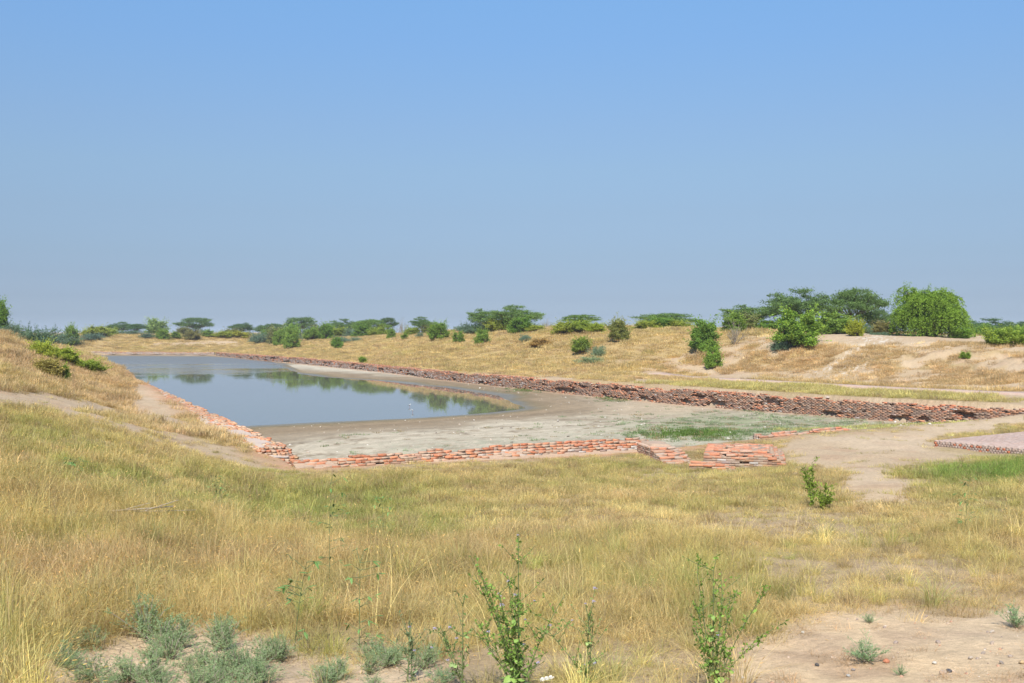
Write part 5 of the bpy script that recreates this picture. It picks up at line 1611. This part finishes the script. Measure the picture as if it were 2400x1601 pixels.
def near_plants():
    flowering_weed(1215, 10.3, 1288, .52, 15, 1, "tallest leafy weed with pale purple flowers, bottom centre", 100, 16, (.20, .31, .07), .072, 1.5)
    flowering_weed(1085, 10.4, 1420, .3, 3, 2, "thinner purple-flowered weed just left of the tallest one", 16, 5, (.21, .29, .10), .06, .8)
    flowering_weed(1380, 10.4, 1440, .42, 4, 3, "airy purple-flowered weed right of the tallest one", 18, 6, (.21, .29, .09), .06, .9)
    flowering_weed(1672, 10.2, 1338, .55, 9, 4, "bushy green weed at the bottom, right of centre, few flowers", 80, 2, (.20, .31, .065), .064, 1.6)
    flowering_weed(960, 10.9, 1470, .3, 3, 5, "low blue-green weed with few leaves left of the purple-flowered ones", 6, 3, (.21, .27, .14), .05, .8)
    for a in [(772, 16.5, 1135, 11, "tall slender weed with blue-green hanging leaves in mid field"), (842, 12.2, 1322, 12, "slender weed with long pairs of leaves left of the purple flowers"),
              (690, 12.6, 1310, 13, "thin yellowing weed leaning among dry stalks left of centre"), (172, 25, 1078, 14, "slender weed standing alone high on the left of the field"), (520, 26, 1120, 15, "slender weed in the greenest patch of grass"),
              (900, 22, 1170, 16, "small slender weed right of the tall blue-green one"), (2262, 22, 1120, 17, "slender weed near the right edge above the bare sand")]:
        slender_weed(*a[:4], a[4])
    # small leafy shrub on the right of the field
    flowering_weed(1903, 27.5, 1085, .3, 5, 21, "small bright leafy shrub in the field right of the pier", 0, 0, (.25, .34, .06), .1, 1.6, 1.7, "")
    flowering_weed(1935, 26.8, 1138, .6, 6, 22, "low right half of the leafy shrub pair in the field", 0, 0, (.26, .34, .06), .1, 1.6, 1.7, "")
    sb = [saltbush(700 + i) for i in range(4)]
    r = np.random.default_rng(5)
    main = [(345, 1495, 130, "tallest grey-green saltbush at the top of the bare patch, bottom left"), (418, 1500, 84, "saltbush just right of the tallest one at the patch edge"), (515, 1492, 92, "upright saltbush at the right end of the patch's top edge"),
            (150, 1560, 84, "saltbush alone at the left end of the bare patch"), (560, 1588, 110, "dense dark saltbush right of the middle at the bottom"), (400, 1545, 110, "wide saltbush in the middle of the patch"), (2030, 1552, 96, "blue-green bush beside a red brick chip, bottom right"),
            (2380, 1470, 90, "pale blue-green bush at the right edge of the sand"), (2110, 1583, 36, "tiny sprout near the dark stone, bottom right"), (2040, 1460, 36, "tiny grey sprout at the back of the bare sand")]
    spots = [(x, y, s, l) for x, y, s, l in main]
    for i in range(54):
        x = r.uniform(170, 1040); y = r.uniform(1515, 1640)
        if x > 600 and y < 1540: continue
        spots.append((x, y, r.uniform(60, 115) * (1 if x < 640 else .75), "small grey-green saltbush among others on the cracked soil, bottom left" if x < 620 else "little grey-green plant in the dry litter left of the purple-flowered weeds"))
    ordn = "first second third fourth fifth sixth seventh eighth ninth tenth eleventh twelfth thirteenth fourteenth fifteenth sixteenth seventeenth eighteenth nineteenth twentieth".split()
    tens = {2: "twenty", 3: "thirty"}

    def nth(n):
        return ordn[n - 1] if n <= 20 else tens[n // 10] + ("-" + ordn[n % 10 - 1] if n % 10 else "")
    for pre, new in (("small grey-green saltbush among", "small grey-green saltbush on the cracked soil, {} from the left of the small ones"), ("little grey-green plant", "little grey-green plant in the litter by the flowered weeds, {} from the left")):
        ids = sorted([i for i, q in enumerate(spots) if q[3].startswith(pre)], key=lambda i: spots[i][0])
        for n, i in enumerate(ids): spots[i] = (*spots[i][:3], new.format(nth(n + 1)))
    for i, (x, y, s, l) in enumerate(spots):
        z = 1.4
        for _ in range(4):
            X, Y = W(x, y, z); z = zat(X, Y)
        f, st = sb[i % 4]
        o = bpy.data.objects.new("saltbush", None); COL.objects.link(o); o.location = (X, Y, z); o.rotation_euler = (0, 0, r.uniform(0, 6.28))
        k = s * Y / F / .5 * .68; o.scale = (k * r.uniform(1.1, 1.5), k * r.uniform(1.1, 1.5), k * r.uniform(.75, 1))
        tag(o, l, "shrub", "saltbushes on bare soil")
        c = obj("foliage", f, None, o); c.color = (1, 1, 1, 1) if x < 1000 else (.95, 1.05, 1.05, 1); obj("stem", st, None, o)
    # fallen dry branch
    X, Y = W(350, 1215, 1.25); z = zat(X, Y) + .22
    root = bpy.data.objects.new("fallen_branch", None); COL.objects.link(root); root.location = (X, Y, z); tag(root, "dry fallen branch lying in the grass on the left", "branch")
    obj("stem", tubes_mesh("stem", [(bez([-1.1, 0, -.02], [-.2, .1, .02], [.5, 0, .1], 10), np.linspace(.022, .012, 10)), (bez([-.1, .05, 0], [.2, .0, .1], [.62, -.1, .24], 7), np.linspace(.014, .006, 7)), (bez([-.6, .05, 0], [-.2, -.1, .12], [.1, -.2, .2], 7), np.linspace(.012, .005, 7)), (bez([-.3, 0, 0], [.3, .1, -.02], [.9, .15, .0], 7), np.linspace(.012, .004, 7))], MAT["dry_twig"], 5), None, root)
    # white flower at the bottom edge
    X = (1285 - CX) / F * 10.2; z0 = zat(X, 10.2)
    root = bpy.data.objects.new("white_wildflower", None); COL.objects.link(root); root.location = (X, 10.2, z0); tag(root, "small white wildflower at the bottom edge beside the tallest weed", "flower")
    obj("stem", tubes_mesh("stem", [(bez([0, 0, -.02], [.01, 0, .08], [.02, 0, .15], 5), np.linspace(.004, .002, 5)), (bez([0, 0, 0], [-.03, 0, .07], [-.06, 0, .13], 5), np.linspace(.004, .002, 5))], MAT["green_stem"], 4), None, root)
    for dx, dz in ((.02, .15), (-.06, .13), (-.02, .14)):
        o = obj("flower_head", FLW, None, root); o.location = (dx, 0, dz)


near_plants()


# ------------------------------------------------------------------ stones, birds
def rock(seed):
    import bmesh
    r = np.random.default_rng(seed); bm = bmesh.new(); bmesh.ops.create_icosphere(bm, subdivisions=2, radius=.5)
    ax = [rv(r, 1)[0] for _ in range(7)]
    for v in bm.verts:
        c = np.array(v.co)
        for a in ax:
            d = c @ a
            if d > .36: c = c - a * (d - .36) * .85
        v.co = c * (1, .8, .6)
    me = bpy.data.meshes.new("stone"); bm.to_mesh(me); bm.free()
    return me


def stones():
    rk = [rock(800 + i) for i in range(5)]
    for m in rk: m.materials.append(MAT["stone"])
    L = [(2077, 1553, 16, (.5, .2, .11), "orange brick chip beside the blue-green bush"), (2225, 1576, 14, (.07, .07, .075), "black stone lying on the sand, bottom right"), (2211, 1581, 18, (.4, .3, .22), "flat tan stone touching the black stone"),
         (2325, 1510, 12, (.42, .33, .26), "tan stone left of the pale stones near the right edge"), (2348, 1557, 12, (.3, .25, .21), "grey-brown stone between the black one and the right edge"), (2395, 1556, 16, (.5, .36, .2), "yellowish stone at the right edge of the photo"),
         (2275, 1545, 13, (.5, .42, .34), "pale stone behind the black stone"), (2305, 1533, 11, (.36, .29, .24), "brown stone beside the pale one"), (2190, 1556, 12, (.6, .55, .48), "whitish stone at the foot of a tiny plant"), (2000, 1572, 10, (.3, .26, .24), "grey pebble-sized stone left of the sprout near the sand's edge"),
         (1915, 1561, 12, (.08, .075, .075), "dark chip half buried in sand below the dry tufts"), (2326, 1482, 12, (.5, .42, .33), "pale stone farther back near the right edge"), (1882, 1484, 9, (.62, .58, .5), "white chip at the back of the sand"), (2368, 1540, 12, (.4, .32, .26), "tan stone last before the yellowish one"),
         (484, 1545, 9, (.75, .74, .7), "white chip among the saltbushes"), (498, 1592, 9, (.75, .73, .7), "white chip at the bottom edge among saltbushes"), (316, 1487, 12, (.5, .24, .13), "reddish brick chip at the top of the cracked patch"), (1742, 1590, 10, (.66, .62, .56), "white pebble left of the dry stalks, bottom"), (1988, 1585, 12, (.42, .41, .38), "pale grey stone chip low on the sand")]
    r = np.random.default_rng(9)
    for i, (x, y, s, c, l) in enumerate(L):
        z = 1.4
        for _ in range(4):
            X, Y = W(x, y, z); z = zat(X, Y)
        o = obj("stone", rk[i % 5]); k = s * Y / F * 1.15; o.location = (X, Y, z + k * .2); o.scale = (k, k, k); o.rotation_euler = (r.normal(0, .3), r.normal(0, .3), r.uniform(0, 6)); o.color = (*c, 1)
        tag(o, l, "stone", "loose stones on the sand")
    # flat slab and boulder by the near wall
    for x, y, s, c, sc, l in [(722, 1081, 26, (.36, .31, .26), (1.5, .9, .5), "flat grey slab in the dirt just below the left corner of the basin"), (750, 1088, 18, (.56, .46, .33), (1, .9, .8), "round tan stone right of the flat grey slab"), (1864, 864 - 2, 16, (.5, .44, .36), (1.3, .8, .6), "pale boulder on the sand at the foot of the right mound"), (1940, 863, 14, (.48, .4, .33), (1.2, .8, .7), "pale boulder by the rubble gully in the mound")]:
        z = 0
        for _ in range(6):
            X, Y = W(x, y, z); z = zat(X, Y)
        o = obj("stone", rk[int(x) % 5]); k = s * Y / F; o.location = (X, Y, z + k * .15); o.scale = (k * sc[0], k * sc[1], k * sc[2]); o.color = (*c, 1); o.rotation_euler = (0, 0, x)
        tag(o, l, "stone")
    # pebbles
    pb = [rock(850 + i) for i in range(4)]
    for m in pb: m.materials.append(MAT["pebble"])
    coll = source_collection("pebble_source", pb)
    B = band(7, 24, 60); X, Y, Z, dk, sh, bare, thin, g, px, py, u, v = B
    acc = RNG.random(len(X)) < bare * (.22 + .7 * smooth(2000, 2400, px) * smooth(1470, 1560, py)) * .7
    n = acc.sum(); s = RNG.lognormal(-3.75, .5, n)
    P = np.stack([X[acc], Y[acc], Z[acc] + s * .1], -1)
    pal = np.array([(.44, .33, .24), (.36, .27, .2), (.5, .42, .33), (.28, .22, .18), (.42, .24, .16)])
    scatter("pebbles", P, RNG.uniform(0, 6, (n, 3)) * [.1, .1, 1], np.stack([s] * 3, -1), RNG.integers(0, 4, n), pal[RNG.integers(0, 5, n)], coll, "small pebbles and clods on the bare soil", "pebbles")
    B = band(44, 130, 3.0, .5); X, Y, Z, dk, sh, bare, thin, g, px, py, u, v = B
    mound = (v > 55) & (u < 45) & (RNG.random(len(X)) < bare * .35 * np.exp(-((px - 2015 + (py - 830) * .9) / 60.0) ** 2))
    acc = ((dk < -.3) & (sh > 2) & (RNG.random(len(X)) < .10)) | mound
    n = acc.sum(); s = RNG.lognormal(-2.6, .45, n)
    pal = np.array([(.55, .5, .43), (.6, .57, .5), (.2, .17, .14), (.4, .33, .26), (.3, .26, .2)])
    scatter("clods", np.stack([X[acc], Y[acc], Z[acc] + s * .1], -1), RNG.uniform(0, 6, (n, 3)) * [.1, .1, 1], np.stack([s * 1.2, s * 1.2, s], -1), RNG.integers(0, 4, n), pal[RNG.integers(0, 5, n)], coll, "pale clods and shells strewn over the drying mud", "pebbles")


def wader(px, py, seed, label, dark):
    """long-legged wading bird standing in shallow water"""
    import bmesh
    X, Y = W(px, py, -1.42)
    root = bpy.data.objects.new("wading_bird", None); COL.objects.link(root); root.location = (X, Y, -1.42); root.rotation_euler = (0, 0, seed); root.scale = (.62, .62, .62)
    tag(root, label, "bird", "wading birds in the water")
    prof = [(-.2, .30, .004), (-.14, .31, .03), (-.05, .32, .06), (.05, .335, .062), (.10, .36, .04), (.125, .41, .022), (.135, .46, .02), (.155, .49, .028), (.18, .49, .018), (.20, .487, .006)]
    me = tubes_mesh("body", [([(x, 0, z) for x, z, _ in prof], [q[2] for q in prof])], MAT["feather_white"], 8)
    obj("body", me, None, root)
    for s in (-1, 1):
        w = tubes_mesh("wing", [([(.06, s * .05, .345), (-.05, s * .062, .335), (-.17, s * .03, .315), (-.25, s * .01, .305)], [.018, .03, .02, .003])], MAT["feather_dark"], 6)
        obj("wing", w, None, root)
        obj("leg", tubes_mesh("leg", [([(0, s * .025, .29), (.01, s * .027, .15), (0, s * .03, -.05)], [.008, .007, .006])], MAT["bird_leg"], 5), None, root)
    obj("beak", tubes_mesh("beak", [([(.19, 0, .487), (.24, 0, .482), (.28, 0, .478)], [.007, .004, .002])], MAT["feather_dark"], 5), None, root)


stones()
wader(960, 955, .4, "black and white wading bird, farther of two in the middle of the water", True)
wader(967, 968, 2.4, "wading bird nearer the mud shore, just below the other one", True)


# ------------------------------------------------------------------ haze
def haze():
    x0, x1, y0, y1, z0, z1 = -18000, 18000, -200, 5400, -25, 16
    V = [(x, y, z) for z in (z0, z1) for y in (y0, y1) for x in (x0, x1)]
    me = bpy.data.meshes.new("haze"); me.from_pydata(V, [], [[0, 2, 3, 1], [4, 5, 7, 6], [0, 1, 5, 4], [2, 6, 7, 3], [0, 4, 6, 2], [1, 3, 7, 5]])
    m = bpy.data.materials.new("haze"); m.use_nodes = True; t = m.node_tree
    t.nodes.remove(t.nodes["Principled BSDF"])
    v = t.nodes.new("ShaderNodeVolumePrincipled"); v.inputs["Color"].default_value = (.80, .88, 1.0, 1); v.inputs["Density"].default_value = HAZE_DENSITY
    t.links.new(v.outputs[0], t.nodes["Material Output"].inputs["Volume"])
    o = obj("haze", me, m); o["kind"] = "stuff"


HAZE_DENSITY = .0002
haze()
